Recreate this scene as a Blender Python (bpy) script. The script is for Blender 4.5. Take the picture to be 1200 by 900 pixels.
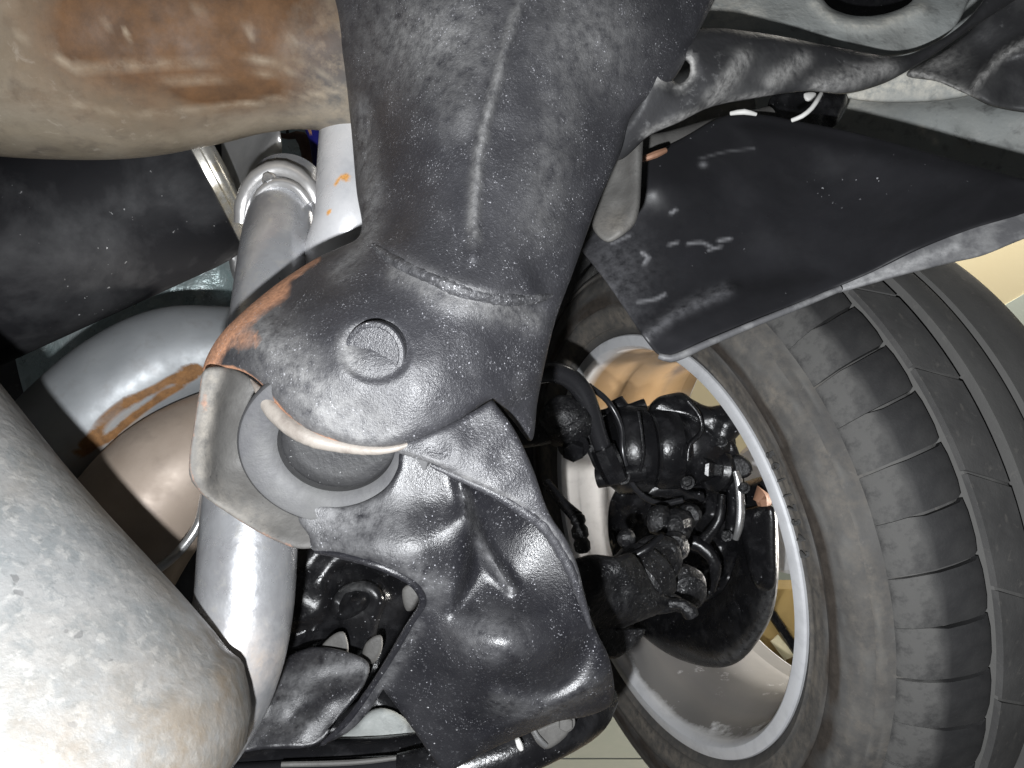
import bpy, bmesh, math, random
import numpy as np
from mathutils import Vector, Matrix, noise as mnoise
from mathutils.geometry import delaunay_2d_cdt

random.seed(4); RNG = np.random.default_rng(4)
scene = bpy.context.scene
COL = scene.collection
for o in list(bpy.data.objects): bpy.data.objects.remove(o)

# ------------------------------------------------------------------ camera, light, exposure
FPX, CX, CY = 866.7, 600.0, 450.0            # focal length in photo pixels
cam_data = bpy.data.cameras.new('camera'); cam = bpy.data.objects.new('camera', cam_data); COL.objects.link(cam)
cam_data.sensor_width = 36.0; cam_data.lens = 36.0 * FPX / 1200.0
cam_data.clip_start = 0.01; cam_data.clip_end = 50
cam.location = (0, 0, 0); cam.rotation_euler = (math.radians(90), 0, 0)
scene.camera = cam

world = bpy.data.worlds.new('World'); scene.world = world; world.use_nodes = True
bg = world.node_tree.nodes['Background']
bg.inputs['Color'].default_value = (0.93, 0.97, 1.0, 1); bg.inputs['Strength'].default_value = 0.035

def lamp(name, kind, loc, energy, col, **kw):
    l = bpy.data.lights.new(name, kind); l.energy = energy; l.color = col
    for k, v in kw.items(): setattr(l, k, v)
    o = bpy.data.objects.new(name, l); COL.objects.link(o); o.location = loc
    return o
# the phone's flash, a few centimetres from the lens
lamp('camera_flash', 'POINT', (-0.032, 0.0, -0.064), 21.0, (0.955, 0.975, 1.0), shadow_soft_size=0.006)
# ceiling strip of the garage, out in the bay beyond the wheel
bay = lamp('garage_lamp', 'AREA', (1.5, 2.0, 1.5), 42.0, (1.0, 0.95, 0.86), shape='RECTANGLE', size=1.2, size_y=0.4)
bay.rotation_euler = (Vector((1.2, 2.6, 0.0)) - Vector((1.5, 2.0, 1.5))).to_track_quat('-Z', 'Y').to_euler()

wheel_fill = lamp('wheel_fill_spot', 'SPOT', (1.25, .98, -0.22), 230.0, (1.0, 0.95, 0.88), shadow_soft_size=.06, spot_size=math.radians(27), spot_blend=.5)  # added spot beyond the wheel, aimed to brighten only the rim barrel
wheel_fill.rotation_euler = (Vector((.15, .81, -.17)) - Vector((1.25, .98, -.22))).to_track_quat('-Z', 'Y').to_euler()
scene.view_settings.view_transform = 'Standard'; scene.view_settings.look = 'None'
scene.view_settings.exposure = 0.0; scene.view_settings.gamma = 1.0
scene.view_settings.use_curve_mapping = False
scene.render.engine = 'CYCLES'

# ------------------------------------------------------------------ helpers
DEP = {}
WL = {}                                      # world location of an object's origin

def U(x, y, d):                              # photo pixel and distance -> point
    return np.array([(x - CX) / FPX * d, d, -(y - CY) / FPX * d])

def UA(a):
    a = np.asarray(a, float)
    return np.stack([(a[:, 0] - CX) / FPX * a[:, 2], a[:, 2], -(a[:, 1] - CY) / FPX * a[:, 2]], 1)

def tag(o, label=None, cat=None, group=None, kind=None):
    if label: o['label'] = label
    if cat: o['category'] = cat
    if group: o['group'] = group
    if kind: o['kind'] = kind
    return o

def empty(name, loc, label, cat, group=None):
    o = bpy.data.objects.new(name, None); COL.objects.link(o); o.empty_display_size = 0.02
    o.location = loc; WL[o] = np.array(loc, float)
    return tag(o, label, cat, group)

def obj(name, V, F, mat, parent=None, attrs=None, smooth=True, sharp=35):
    V = np.asarray(V, float)
    if parent is not None: org = WL[parent]
    else: org = V.mean(0)
    me = bpy.data.meshes.new(name)
    me.from_pydata((V - org).tolist(), [], [list(map(int, f)) for f in F])
    bm = bmesh.new(); bm.from_mesh(me); bmesh.ops.recalc_face_normals(bm, faces=bm.faces); bm.to_mesh(me); bm.free()
    if smooth:
        me.polygons.foreach_set('use_smooth', [True] * len(me.polygons))
        if sharp: me.set_sharp_from_angle(angle=math.radians(sharp))
    for k, vals in (attrs or {}).items():
        at = me.attributes.new(k, 'FLOAT', 'POINT'); at.data.foreach_set('value', np.asarray(vals, np.float32))
    me.materials.append(mat); me.update()
    o = bpy.data.objects.new(name, me); COL.objects.link(o)
    if parent is not None: o.parent = parent
    else: o.location = org
    WL[o] = org.copy()
    return o

def merge(parts):
    V = []; F = []; n = 0
    for v, f in parts:
        V.append(np.asarray(v, float)); F += [[i + n for i in q] for q in f]; n += len(v)
    return np.concatenate(V), F

def crv(P, seg, closed=False, per=None):
    """Catmull-Rom through P; a third value 1 in a 2-D outline marks a corner."""
    pts = [np.array(p[:2], float) if per is None else np.array(p[:per], float) for p in P]
    cor = [per is None and len(p) > 2 and p[2] == 1 for p in P]
    n = len(pts); out = []
    m = n if closed else n - 1
    for i in range(m):
        p1, p2 = pts[i], pts[(i + 1) % n]
        p0 = pts[i - 1] if (closed or i > 0) else 2 * p1 - p2
        p3 = pts[(i + 2) % n] if (closed or i + 2 < n) else 2 * p2 - p1
        if cor[i]: p0 = 2 * p1 - p2
        if cor[(i + 1) % n]: p3 = 2 * p2 - p1
        t0 = 0; t1 = max(np.linalg.norm(p1[:2] - p0[:2]), 1e-6) ** .5
        t2 = t1 + max(np.linalg.norm(p2[:2] - p1[:2]), 1e-6) ** .5
        t3 = t2 + max(np.linalg.norm(p3[:2] - p2[:2]), 1e-6) ** .5
        k = max(1, int(round(np.linalg.norm(p2[:2] - p1[:2]) / seg)))
        for j in range(k):
            t = t1 + (t2 - t1) * j / k
            A1 = (t1 - t) / (t1 - t0) * p0 + (t - t0) / (t1 - t0) * p1
            A2 = (t2 - t) / (t2 - t1) * p1 + (t - t1) / (t2 - t1) * p2
            A3 = (t3 - t) / (t3 - t2) * p2 + (t - t2) / (t3 - t2) * p3
            B1 = (t2 - t) / (t2 - t0) * A1 + (t - t0) / (t2 - t0) * A2
            B2 = (t3 - t) / (t3 - t1) * A2 + (t - t1) / (t3 - t1) * A3
            out.append((t2 - t) / (t2 - t1) * B1 + (t - t1) / (t2 - t1) * B2)
    if not closed: out.append(pts[-1])
    return np.array(out)

def pip(pts, poly):
    x, y = pts[:, 0], pts[:, 1]; ins = np.zeros(len(pts), bool)
    x1, y1 = poly[:, 0], poly[:, 1]; x2, y2 = np.roll(x1, -1), np.roll(y1, -1)
    for a, b, c, d in zip(x1, y1, x2, y2):
        if b == d: continue
        k = ((b > y) != (d > y)) & (x < (c - a) * (y - b) / (d - b) + a)
        ins ^= k
    return ins

def pdist(pts, line, closed=False, signed=False):
    L = np.asarray(line, float); A = L if closed else L[:-1]; B = np.roll(L, -1, 0) if closed else L[1:]
    best = np.full(len(pts), 1e9); sg = np.zeros(len(pts))
    for a, b in zip(A, B):
        ab = b - a; t = np.clip(((pts - a) @ ab) / max(ab @ ab, 1e-9), 0, 1)
        q = a + t[:, None] * ab - pts; d = np.hypot(q[:, 0], q[:, 1])
        k = d < best; best[k] = d[k]
        cr = ab[0] * (pts[:, 1] - a[1]) - ab[1] * (pts[:, 0] - a[0]); sg[k] = np.sign(cr[k])
    return best * sg if signed else best

def tps(ctrl):
    C = np.array(ctrl, float); P, z = C[:, :2] / 100, C[:, 2]; n = len(P)
    def ph(r2): return np.where(r2 > 1e-12, 0.5 * r2 * np.log(np.maximum(r2, 1e-12)), 0)
    if n < 3:
        return lambda q: np.full(len(q), z.mean())
    r2 = ((P[:, None] - P[None]) ** 2).sum(-1); K = ph(r2) + 0.02 * np.eye(n)
    Q = np.c_[np.ones(n), P]; M = np.block([[K, Q], [Q.T, np.zeros((3, 3))]])
    w = np.linalg.lstsq(M, np.r_[z, 0, 0, 0], rcond=None)[0]
    def f(q):
        q = q / 100
        r = ((q[:, None] - P[None]) ** 2).sum(-1)
        return ph(r) @ w[:n] + np.c_[np.ones(len(q)), q] @ w[n:]
    return f

def feat_depth(p, feats):
    d = np.zeros(len(p))
    for ft in feats:
        k = ft[0]
        if k == 'ridge':                     # polyline, width px, height m
            d -= ft[3] * np.exp(-(pdist(p, crv(ft[1], 8)) / ft[2]) ** 2)
        elif k == 'step':                    # lower on the right-hand side of the polyline
            ln = crv(ft[1], 8); s = pdist(p, ln, signed=True); a = np.abs(s); ext = ft[4] if len(ft) > 4 else 40
            e0 = np.hypot(*(p - ln[0]).T); e1 = np.hypot(*(p - ln[-1]).T)
            tp = np.clip((np.minimum(e0, e1) - a) / 24, 0, 1); tp = tp * tp * (3 - 2 * tp)
            d += ft[3] * tp * np.exp(-(a / ext) ** 2) * (1 / (1 + np.exp(np.clip(-s / ft[2], -40, 40))) - .5)
        elif k == 'blob':                    # cx, cy, rx, ry, height
            q = ((p[:, 0] - ft[1]) / ft[3]) ** 2 + ((p[:, 1] - ft[2]) / ft[4]) ** 2
            d -= ft[5] * np.exp(-q)
        elif k == 'dish':                    # cx, cy, rx, ry, depth, softness
            q = np.sqrt(((p[:, 0] - ft[1]) / ft[3]) ** 2 + ((p[:, 1] - ft[2]) / ft[4]) ** 2)
            t = np.clip((1 - q) / ft[6] + .5, 0, 1); d += ft[5] * t * t * (3 - 2 * t)
        elif k == 'wob':                     # uneven sheet: amplitude, wavelength px
            w = ft[2]; s = ft[3] if len(ft) > 3 else 0.0
            d += ft[1] * np.array([mnoise.noise((x / w + s, y / w, s)) for x, y in p])
    return d

def sheet(name, outline, ctrl, mat, parent=None, thick=.003, holes=(), feats=(), step=7, edge=(6, .002),
          paint=None, smooth=True, sharp=50):
    """A pressed sheet: outline in photo pixels, distance from a thin-plate surface through ctrl, real thickness."""
    loops = [crv(outline, step, True)] + [crv(h, step, True) for h in holes]
    lo, hi = loops[0].min(0), loops[0].max(0)
    gx, gy = np.meshgrid(np.arange(lo[0] + step / 2, hi[0], step), np.arange(lo[1] + step / 2, hi[1], step * .87))
    gx = gx + (np.arange(gx.shape[0]) % 2 * step / 2)[:, None]
    g = np.c_[gx.ravel(), gy.ravel()]
    ok = pip(g, loops[0]); de = pdist(g, loops[0], True)
    for h in loops[1:]:
        ok &= ~pip(g, h); de = np.minimum(de, pdist(g, h, True))
    w0 = edge[0] if edge else 0
    g = g[ok & (de > max(step * .6, w0 * 1.25))]
    rows = []
    if edge:                                 # rows just inside the rim keep the rolled edge round
        for L in loops:
            t = np.roll(L, -1, 0) - np.roll(L, 1, 0); t /= np.maximum(np.hypot(t[:, 0], t[:, 1]), 1e-9)[:, None]
            nr = np.c_[-t[:, 1], t[:, 0]]
            for fr in (.1, .35, .75, 1.1):
                for sg in (1, -1):
                    c = L + nr * sg * fr * w0
                    k = pip(c, loops[0]); dd = pdist(c, loops[0], True)
                    for h in loops[1:]: k &= ~pip(c, h); dd = np.minimum(dd, pdist(c, h, True))
                    rows.append(c[k & (dd > .93 * fr * w0)])
    if rows: g = np.concatenate(rows + [g])
    pts = np.concatenate(loops + [g]); edges = []; n = 0
    for L in loops:
        k = len(L); edges += [(n + i, n + (i + 1) % k) for i in range(k)]; n += k
    v2, _, tri, *_ = delaunay_2d_cdt([Vector(p) for p in pts], edges, [], 0, 1e-4)
    q = np.array([tuple(v) for v in v2]); tri = np.array([t for t in tri if len(t) == 3])
    c = q[tri].mean(1); keep = pip(c, loops[0])
    for h in loops[1:]: keep &= ~pip(c, h)
    tri = tri[keep]
    surf = tps(ctrl)
    def dep(q):
        d = surf(q) + feat_depth(q, feats); e = pdist(q, loops[0], True)
        for h in loops[1:]: e = np.minimum(e, pdist(q, h, True))
        if edge:
            t = np.clip(e / edge[0], 0, 1); d = d + edge[1] * (1 - np.sqrt(np.clip(1 - (1 - t) ** 2, 0, 1)))
        return d, e
    d, e = dep(q)
    V = UA(np.c_[q, d])
    # orient to the camera, vertex normals, back side
    a, b, cc = V[tri[:, 0]], V[tri[:, 1]], V[tri[:, 2]]
    fn = np.cross(b - a, cc - a); flip = (fn * a).sum(1) > 0
    tri[flip] = tri[flip][:, ::-1]; fn[flip] *= -1
    vn = np.zeros_like(V)
    for k in range(3): np.add.at(vn, tri[:, k], fn)
    vn /= np.maximum(np.linalg.norm(vn, axis=1, keepdims=True), 1e-12)
    nv = len(V)
    e2 = {}
    for t in tri:
        for i in range(3):
            x, y = int(t[i]), int(t[(i + 1) % 3])
            if (y, x) in e2: del e2[(y, x)]
            else: e2[(x, y)] = 1
    # back: offset along the mean of normal and depth axis, so that steep rims do not fold over
    ax = vn * .5 + np.array([0, -.5, 0]); ax /= np.linalg.norm(ax, axis=1, keepdims=True)
    B = V - ax * thick
    F = [list(t) for t in tri] + [[i + nv for i in t[::-1]] for t in tri]
    F += [[y, x, x + nv, y + nv] for (x, y) in e2]
    at = {}
    for k, specs in (paint or {}).items():
        w = np.zeros(nv)
        for sp in specs:
            if sp[0] == 'line': w = np.maximum(w, sp[3] * np.exp(-(pdist(q, crv(sp[1], 8)) / sp[2]) ** 2))
            elif sp[0] == 'spot':
                r = ((q[:, 0] - sp[1]) / sp[3]) ** 2 + ((q[:, 1] - sp[2]) / sp[4]) ** 2; w = np.maximum(w, sp[5] * np.exp(-r))
            elif sp[0] == 'rim': w = np.maximum(w, sp[2] * np.exp(-(e / sp[1]) ** 2))
        at[k] = np.r_[w, w]
    o = obj(name, np.r_[V, B], F, mat, parent, at, smooth, sharp); DEP[o] = dep
    return o

def on(o, path, lift=0.0):
    """(x, y, radius) points laid on a sheet"""
    p = np.array(path, float); d = DEP[o](p[:, :2])[0] - lift
    return [(x, y, dd, r) for (x, y, r), dd in zip(path, d)]

def frames(P):
    T = np.gradient(P, axis=0); T /= np.linalg.norm(T, axis=1, keepdims=True)
    N = np.zeros_like(P); r = np.array([0, 1, 0.]) if abs(T[0][1]) < .9 else np.array([1., 0, 0])
    for i, t in enumerate(T):
        r = r - t * (r @ t); r /= np.linalg.norm(r); N[i] = r
    return T, N, np.cross(T, N)

def sweep(P, R, n=28, caps=True, squash=None):
    T, N, B = frames(P); m = len(P); k = np.linspace(0, 2 * np.pi, n, endpoint=False)
    s1, s2 = squash or (1, 1)
    V = (P[:, None] + R[:, None, None] * (s1 * np.cos(k)[None, :, None] * N[:, None] + s2 * np.sin(k)[None, :, None] * B[:, None])).reshape(-1, 3)
    F = [[i * n + j, i * n + (j + 1) % n, (i + 1) * n + (j + 1) % n, (i + 1) * n + j] for i in range(m - 1) for j in range(n)]
    if caps: F += [list(range(n))[::-1], [(m - 1) * n + j for j in range(n)]]
    return V, F

def tube_vf(path, seg=8, n=28, squash=None, rough=0):
    """path of (x px, y px, distance m, radius m)"""
    c = crv(path, seg, per=4); P = UA(c[:, :3]); R = c[:, 3].copy()
    if rough: R *= 1 + RNG.normal(0, rough, len(R))
    return sweep(P, R, n, squash=squash), c

def tube(name, path, mat, parent=None, seg=8, n=28, squash=None, rough=0, paint=None, sharp=40):
    (V, F), c = tube_vf(path, seg, n, squash, rough)
    at = {}
    for k, specs in (paint or {}).items():
        px = np.c_[CX + V[:, 0] / V[:, 1] * FPX, CY - V[:, 2] / V[:, 1] * FPX]; w = np.zeros(len(V))
        for sp in specs:
            if sp[0] == 'line': w = np.maximum(w, sp[3] * np.exp(-(pdist(px, crv(sp[1], 8)) / sp[2]) ** 2))
            else:
                r = ((px[:, 0] - sp[1]) / sp[3]) ** 2 + ((px[:, 1] - sp[2]) / sp[4]) ** 2; w = np.maximum(w, sp[5] * np.exp(-r))
        at[k] = w
    return obj(name, V, F, mat, parent, at, True, sharp)

def lathe_vf(org, axis, prof, n=48, squash=1.0, refdir=(0, 0, 1), closed=False):
    """prof of (radius, position along the axis)"""
    a = np.array(axis, float); a /= np.linalg.norm(a)
    u = np.array(refdir, float); u -= a * (u @ a)
    if np.linalg.norm(u) < 1e-3: u = np.array([1., 0, 0]); u -= a * (u @ a)
    u /= np.linalg.norm(u); v = np.cross(a, u)
    k = np.linspace(0, 2 * np.pi, n, endpoint=False); m = len(prof)
    V = np.concatenate([np.array(org) + a * t + r * (np.cos(k)[:, None] * u + squash * np.sin(k)[:, None] * v) for r, t in prof])
    F = [[i * n + j, i * n + (j + 1) % n, ((i + 1) % m) * n + (j + 1) % n, ((i + 1) % m) * n + j] for i in range(m if closed else m - 1) for j in range(n)]
    if not closed: F += [list(range(n))[::-1], [(m - 1) * n + j for j in range(n)]]
    return V, F

def lathe(name, org, axis, prof, mat, parent=None, n=48, sharp=35, **kw):
    V, F = lathe_vf(org, axis, prof, n, **kw); return obj(name, V, F, mat, parent, None, True, sharp)

def hexbolt_vf(org, axis, r, h):
    return merge([lathe_vf(org, axis, [(r * 1.35, 0), (r * 1.35, h * .2), (r * 1.2, h * .25)], 20),
                  lathe_vf(org, axis, [(r, h * .25), (r, h * .9), (r * .85, h)], 6)])

# ------------------------------------------------------------------ materials
def M(name, col, rough=.5, metal=0.0, grain=None, mott=None, mott2=None, speck=None, rustcol=(.30, .12, .04), dustcol=(.42, .40, .37),
      palecol=(.66, .6, .5), dust_scale=140, rsoft=(.40, .70), pale_last=False, rv=.12, spec=.5, rust_scale=60, coat=0, streak=None):
    m = bpy.data.materials.new(name); m.use_nodes = True; nt = m.node_tree; nd = nt.nodes; L = nt.links
    bs = nd['Principled BSDF']; bs.inputs['Metallic'].default_value = metal
    bs.inputs['Specular IOR Level'].default_value = spec
    if coat: bs.inputs['Coat Weight'].default_value = coat; bs.inputs['Coat Roughness'].default_value = .12
    tc = nd.new('ShaderNodeTexCoord').outputs['Object']
    def noise(sc, det=4, ro=.55, dist=0, vec=None):
        n = nd.new('ShaderNodeTexNoise'); n.inputs['Scale'].default_value = sc; n.inputs['Detail'].default_value = det
        n.inputs['Roughness'].default_value = ro; n.inputs['Distortion'].default_value = dist
        L.new(vec or tc, n.inputs['Vector']); return n.outputs['Fac']
    def ramp(fac, lo, hi):
        r = nd.new('ShaderNodeMapRange'); r.inputs['From Min'].default_value = lo; r.inputs['From Max'].default_value = hi
        L.new(fac, r.inputs['Value']); return r.outputs['Result']
    def mix(fac, a, b):
        x = nd.new('ShaderNodeMix'); x.data_type = 'RGBA'
        if isinstance(fac, float): x.inputs[0].default_value = fac
        else: L.new(fac, x.inputs[0])
        for k, v in ((6, a), (7, b)):
            if isinstance(v, tuple): x.inputs[k].default_value = (*v, 1)
            else: L.new(v, x.inputs[k])
        return x.outputs[2]
    def math_(op, a, b):
        x = nd.new('ShaderNodeMath'); x.operation = op; x.use_clamp = True
        for k, v in enumerate((a, b)):
            if isinstance(v, (float, int)): x.inputs[k].default_value = v
            else: L.new(v, x.inputs[k])
        return x.outputs[0]
    c = tuple(col)
    if mott:
        for (sc, c2, lo, hi, amt) in ([mott] if not isinstance(mott[0], (tuple, list)) else mott):
            c = mix(math_('MULTIPLY', ramp(noise(sc, 6, .62, .3), lo, hi), amt), c, tuple(c2))
    if streak:                                # drawn-out dirt runs: (scale vector, colour, lo, hi, amount)
        mp = nd.new('ShaderNodeMapping'); mp.inputs['Scale'].default_value = streak[0]; mp.inputs['Rotation'].default_value = streak[5] if len(streak) > 5 else (0, 0, 0)
        L.new(tc, mp.inputs['Vector'])
        c = mix(math_('MULTIPLY', ramp(noise(1.0, 5, .6, .4, mp.outputs[0]), streak[2], streak[3]), streak[4]), c, tuple(streak[1]))
    def at(nm):
        a = nd.new('ShaderNodeAttribute'); a.attribute_name = nm; return a.outputs['Fac']
    pa = at('pale')
    if not pale_last: c = mix(pa, c, tuple(palecol))
    du = math_('MULTIPLY', at('dust'), ramp(noise(dust_scale, 6, .7), .3, .62)); c = mix(du, c, tuple(dustcol))
    ra = at('rust'); rn = noise(rust_scale, 7, .68, .5)
    rm = ramp(math_('ADD', ra, math_('SUBTRACT', rn, .5)), *rsoft); rm = math_('MULTIPLY', rm, math_('GREATER_THAN', ra, .03))
    rc = mix(ramp(noise(rust_scale * 4, 5, .7), .35, .65), tuple(rustcol), tuple(min(1, x * 1.8) for x in rustcol)); c = mix(rm, c, rc)
    if pale_last: c = mix(math_('MULTIPLY', pa, ramp(noise(35, 5, .7), .35, .6)), c, tuple(palecol))
    if speck:
        for (sc, lo, hi, sc_col, zone_lo) in ([speck] if not isinstance(speck[0], (tuple, list)) else speck):
            sp = ramp(noise(sc, 2, .5), lo, hi); zn = ramp(noise(sc * .06, 3, .5), zone_lo, zone_lo + .16)
            c = mix(math_('MULTIPLY', sp, zn), c, tuple(sc_col))
    L.new(c, bs.inputs['Base Color']) if not isinstance(c, tuple) else None
    rr = nd.new('ShaderNodeMapRange'); rr.inputs['From Min'].default_value = .3; rr.inputs['From Max'].default_value = .7
    rr.inputs['To Min'].default_value = max(.04, rough - rv); rr.inputs['To Max'].default_value = min(1, rough + rv)
    L.new(noise(45, 5, .6), rr.inputs['Value'])
    L.new(math_('ADD', rr.outputs[0], math_('MULTIPLY', math_('ADD', rm, du), .3)), bs.inputs['Roughness'])
    if metal:
        L.new(math_('SUBTRACT', metal, math_('MULTIPLY', math_('ADD', rm, du), metal)), bs.inputs['Metallic'])
    if grain:
        gs = grain if isinstance(grain[0], (tuple, list)) else [grain]
        prev = None
        for (sc, st, dist) in gs:
            b = nd.new('ShaderNodeBump'); b.inputs['Strength'].default_value = st; b.inputs['Distance'].default_value = dist
            L.new(noise(sc, 5, .6), b.inputs['Height'])
            if prev: L.new(prev, b.inputs['Normal'])
            prev = b.outputs[0]
        L.new(prev, bs.inputs['Normal'])
    return m

m_frame = M('grimy_black_paint', (.027, .027, .031), .40, 0, [(620, .5, .0008), (1400, .6, .0005)],
            spec=.8, mott=[(10, (.055, .055, .06), .44, .66, .7), (60, (.085, .085, .09), .56, .74, .4), (620, (.17, .17, .185), .58, .74, .5)],
            speck=[(1000, .64, .74, (.5, .5, .53), .47), (330, .73, .76, (.5, .5, .52), .52)], dustcol=(.225, .223, .22), rustcol=(.30, .15, .085), rust_scale=90)  # pale specks are grit and also painted-in sparkle
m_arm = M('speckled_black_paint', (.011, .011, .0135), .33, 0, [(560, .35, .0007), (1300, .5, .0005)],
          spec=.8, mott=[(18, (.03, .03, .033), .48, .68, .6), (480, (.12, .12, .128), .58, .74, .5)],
          speck=[(950, .65, .74, (.42, .42, .45), .47), (300, .73, .76, (.45, .45, .46), .52)], dustcol=(.15, .15, .153))  # specks put the surface's sparkle into the colour along with the grit
m_flange = M('dusty_grey_steel', (.085, .082, .078), .62, 0, [(60, .2, .003), (420, .4, .0008)],
             mott=[(40, (.13, .127, .12), .42, .66, .7)], speck=(500, .68, .74, (.04, .04, .04), .45), rustcol=(.20, .11, .075), dustcol=(.25, .23, .20), rust_scale=140)
m_lip = M('bare_cut_edge', (.25, .225, .20), .5, 0, [(200, .4, .001)], mott=[(60, (.13, .11, .095), .45, .66, .8)], rustcol=(.26, .13, .07))
m_rubber_ring = M('grey_bush_ring', (.06, .06, .064), .55, .0, [(60, .2, .002), (500, .3, .0005)], mott=[(30, (.10, .10, .098), .42, .66, .7), (200, (.05, .05, .05), .55, .7, .5)], dustcol=(.4, .38, .35), spec=.35)
m_rubber = M('black_bush_rubber', (.009, .009, .0105), .5, 0, [(300, .3, .0008)], speck=(700, .68, .75, (.3, .3, .3), .45), mott=[(40, (.02, .02, .02), .4, .7, .7)])
m_weld = M('painted_weld', (.045, .045, .048), .38, 0, [(600, .7, .0012)], mott=[(120, (.14, .14, .145), .48, .68, .6), (420, (.24, .24, .25), .56, .72, .6)], speck=(900, .64, .72, (.6, .6, .62), .4))
m_alu = M('weathered_aluminised_steel', (.27, .275, .275), .44, .25, [(9, .15, .006), (170, .6, .0010)],
          mott=[(9, (.31, .305, .295), .46, .62, .9), (30, (.21, .225, .23), .5, .66, .65), (75, (.19, .205, .21), .5, .62, .7), (170, (.40, .395, .38), .54, .64, .6), (260, (.16, .17, .17), .56, .68, .5)],
          speck=[(110, .715, .74, (.09, .09, .09), .52)], rustcol=(.40, .27, .14), dustcol=(.17, .14, .105), rust_scale=30, dust_scale=36)
m_tan = M('heat_stained_steel', (.25, .21, .155), .44, .3, [(12, .12, .004), (160, .25, .0008)],
          mott=[(14, (.34, .295, .23), .42, .62, .8), (60, (.13, .11, .09), .52, .7, .6), (100, (.42, .37, .30), .60, .68, .7)],
          rustcol=(.058, .027, .009), dustcol=(.07, .072, .072), palecol=(.36, .30, .22), rust_scale=14, dust_scale=60, rsoft=(.22, .8), pale_last=True)
m_pipe = M('bright_exhaust_pipe', (.60, .61, .63), .28, .72, [(20, .3, .004), (260, .15, .0005)], mott=[(22, (.42, .42, .44), .46, .64, .8), (120, (.70, .69, .66), .56, .7, .6)],
           rustcol=(.40, .20, .06), dustcol=(.34, .26, .19), rust_scale=150, dust_scale=60, rv=.08)
m_white = M('pale_oxidised_pipe', (.62, .62, .63), .3, .25, [(20, .3, .003), (200, .2, .0006)], mott=[(26, (.46, .47, .49), .48, .66, .7)], rustcol=(.40, .20, .06), rust_scale=150, rv=.1)
m_pad = M('smooth_grey_pipe', (.235, .248, .258), .50, .3, [(16, .12, .004), (200, .12, .0005)], mott=[(24, (.26, .272, .28), .42, .64, .7), (80, (.20, .20, .20), .54, .7, .5)],
          rustcol=(.12, .058, .02), dustcol=(.28, .22, .16), rust_scale=40, rsoft=(.36, .62))
m_beige = M('tan_heated_pipe', (.29, .235, .19), .5, .2, [(20, .12, .003)], mott=[(25, (.35, .29, .24), .42, .64, .7), (70, (.22, .18, .15), .54, .7, .5)], rustcol=(.2, .11, .05))
m_foil = M('dimpled_foil_shield', (.46, .56, .56), .32, .55, [(180, .8, .0025), (30, .5, .006)], mott=[(30, (.68, .74, .74), .42, .62, .7)], rv=.1)
m_sheetalu = M('dull_aluminium', (.62, .61, .60), .36, .7, [(25, .2, .004)], mott=[(30, (.46, .46, .46), .45, .66, .6)], rv=.08)
m_can = M('black_can_paint', (.012, .012, .0135), .6, 0, [(200, .12, .0004)], spec=.15, mott=[(12, (.05, .05, .052), .46, .66, .8)],
          speck=[(260, .72, .75, (.6, .6, .6), .52)], rv=.1)
m_goldrim = M('polished_crimped_rim', (.80, .78, .72), .25, .8, [(90, .1, .0006)], mott=[(40, (.55, .44, .24), .54, .68, .7)])
m_flap = M('black_moulded_plastic', (.016, .016, .018), .36, 0, [(7, .2, .008), (900, .15, .0002)], mott=[(8, (.03, .03, .034), .44, .66, .6)],
           speck=[(260, .72, .75, (.45, .45, .47), .52)], dustcol=(.16, .16, .17), palecol=(.46, .46, .48), rv=.1)
m_fliplip = M('scuffed_grey_plastic', (.12, .12, .125), .5, 0, [(150, .4, .0015)], mott=[(60, (.26, .26, .26), .46, .66, .8)], dustcol=(.5, .5, .5))
m_body = M('dirty_grey_underbody', (.36, .38, .37), .6, 0, [(14, .35, .008), (160, .4, .0015)],
           mott=[(10, (.40, .41, .39), .42, .62, .8), (60, (.11, .11, .11), .54, .72, .7), (130, (.46, .46, .44), .6, .72, .6)], dustcol=(.78, .75, .66))
m_bodydark = M('dark_sealed_underbody', (.035, .035, .037), .5, 0, [(14, .3, .006), (160, .35, .0012)],
               mott=[(10, (.10, .10, .10), .48, .68, .8), (90, (.24, .24, .24), .62, .74, .6)], dustcol=(.55, .54, .52))
m_tyre = M('road_worn_rubber', (.066, .065, .064), .72, 0, [(60, .25, .002), (600, .35, .0005)],
           mott=[(14, (.105, .103, .10), .42, .64, .8), (100, (.17, .16, .145), .60, .72, .6)], dustcol=(.185, .165, .14), rustcol=(.035, .029, .024), palecol=(.13, .128, .122), rust_scale=26, rsoft=(.3, .8), rv=.08, spec=.35)
m_tread = M('fresh_tread_rubber', (.021, .021, .022), .62, 0, [(30, .2, .002), (500, .3, .0005)],
            mott=[(14, (.055, .054, .053), .42, .66, .8)], speck=(220, .73, .77, (.24, .23, .21), .55), dustcol=(.105, .103, .099), dust_scale=60, rv=.08, spec=.4)
m_rim = M('painted_alloy', (.80, .81, .83), .36, .2, [(120, .1, .0006)], mott=[(60, (.60, .61, .63), .48, .68, .5)],
          rustcol=(.10, .07, .05), dustcol=(.17, .165, .16), palecol=(.42, .27, .135), rust_scale=9, dust_scale=20, rv=.08)
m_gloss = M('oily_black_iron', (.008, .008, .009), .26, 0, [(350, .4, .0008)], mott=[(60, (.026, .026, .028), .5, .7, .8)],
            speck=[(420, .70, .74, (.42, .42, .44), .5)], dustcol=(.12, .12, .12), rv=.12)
m_crust = M('crusted_black_iron', (.008, .008, .009), .40, 0, [(140, .8, .003), (500, .5, .001)], mott=[(80, (.032, .032, .033), .48, .68, .8)], speck=(600, .66, .72, (.42, .42, .42), .42))
m_hose = M('black_hose_rubber', (.018, .018, .02), .26, 0, [(200, .15, .0006)], rv=.06)
m_zinc = M('zinc_plated_steel', (.62, .62, .62), .32, .85, [(300, .2, .0006)])
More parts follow.
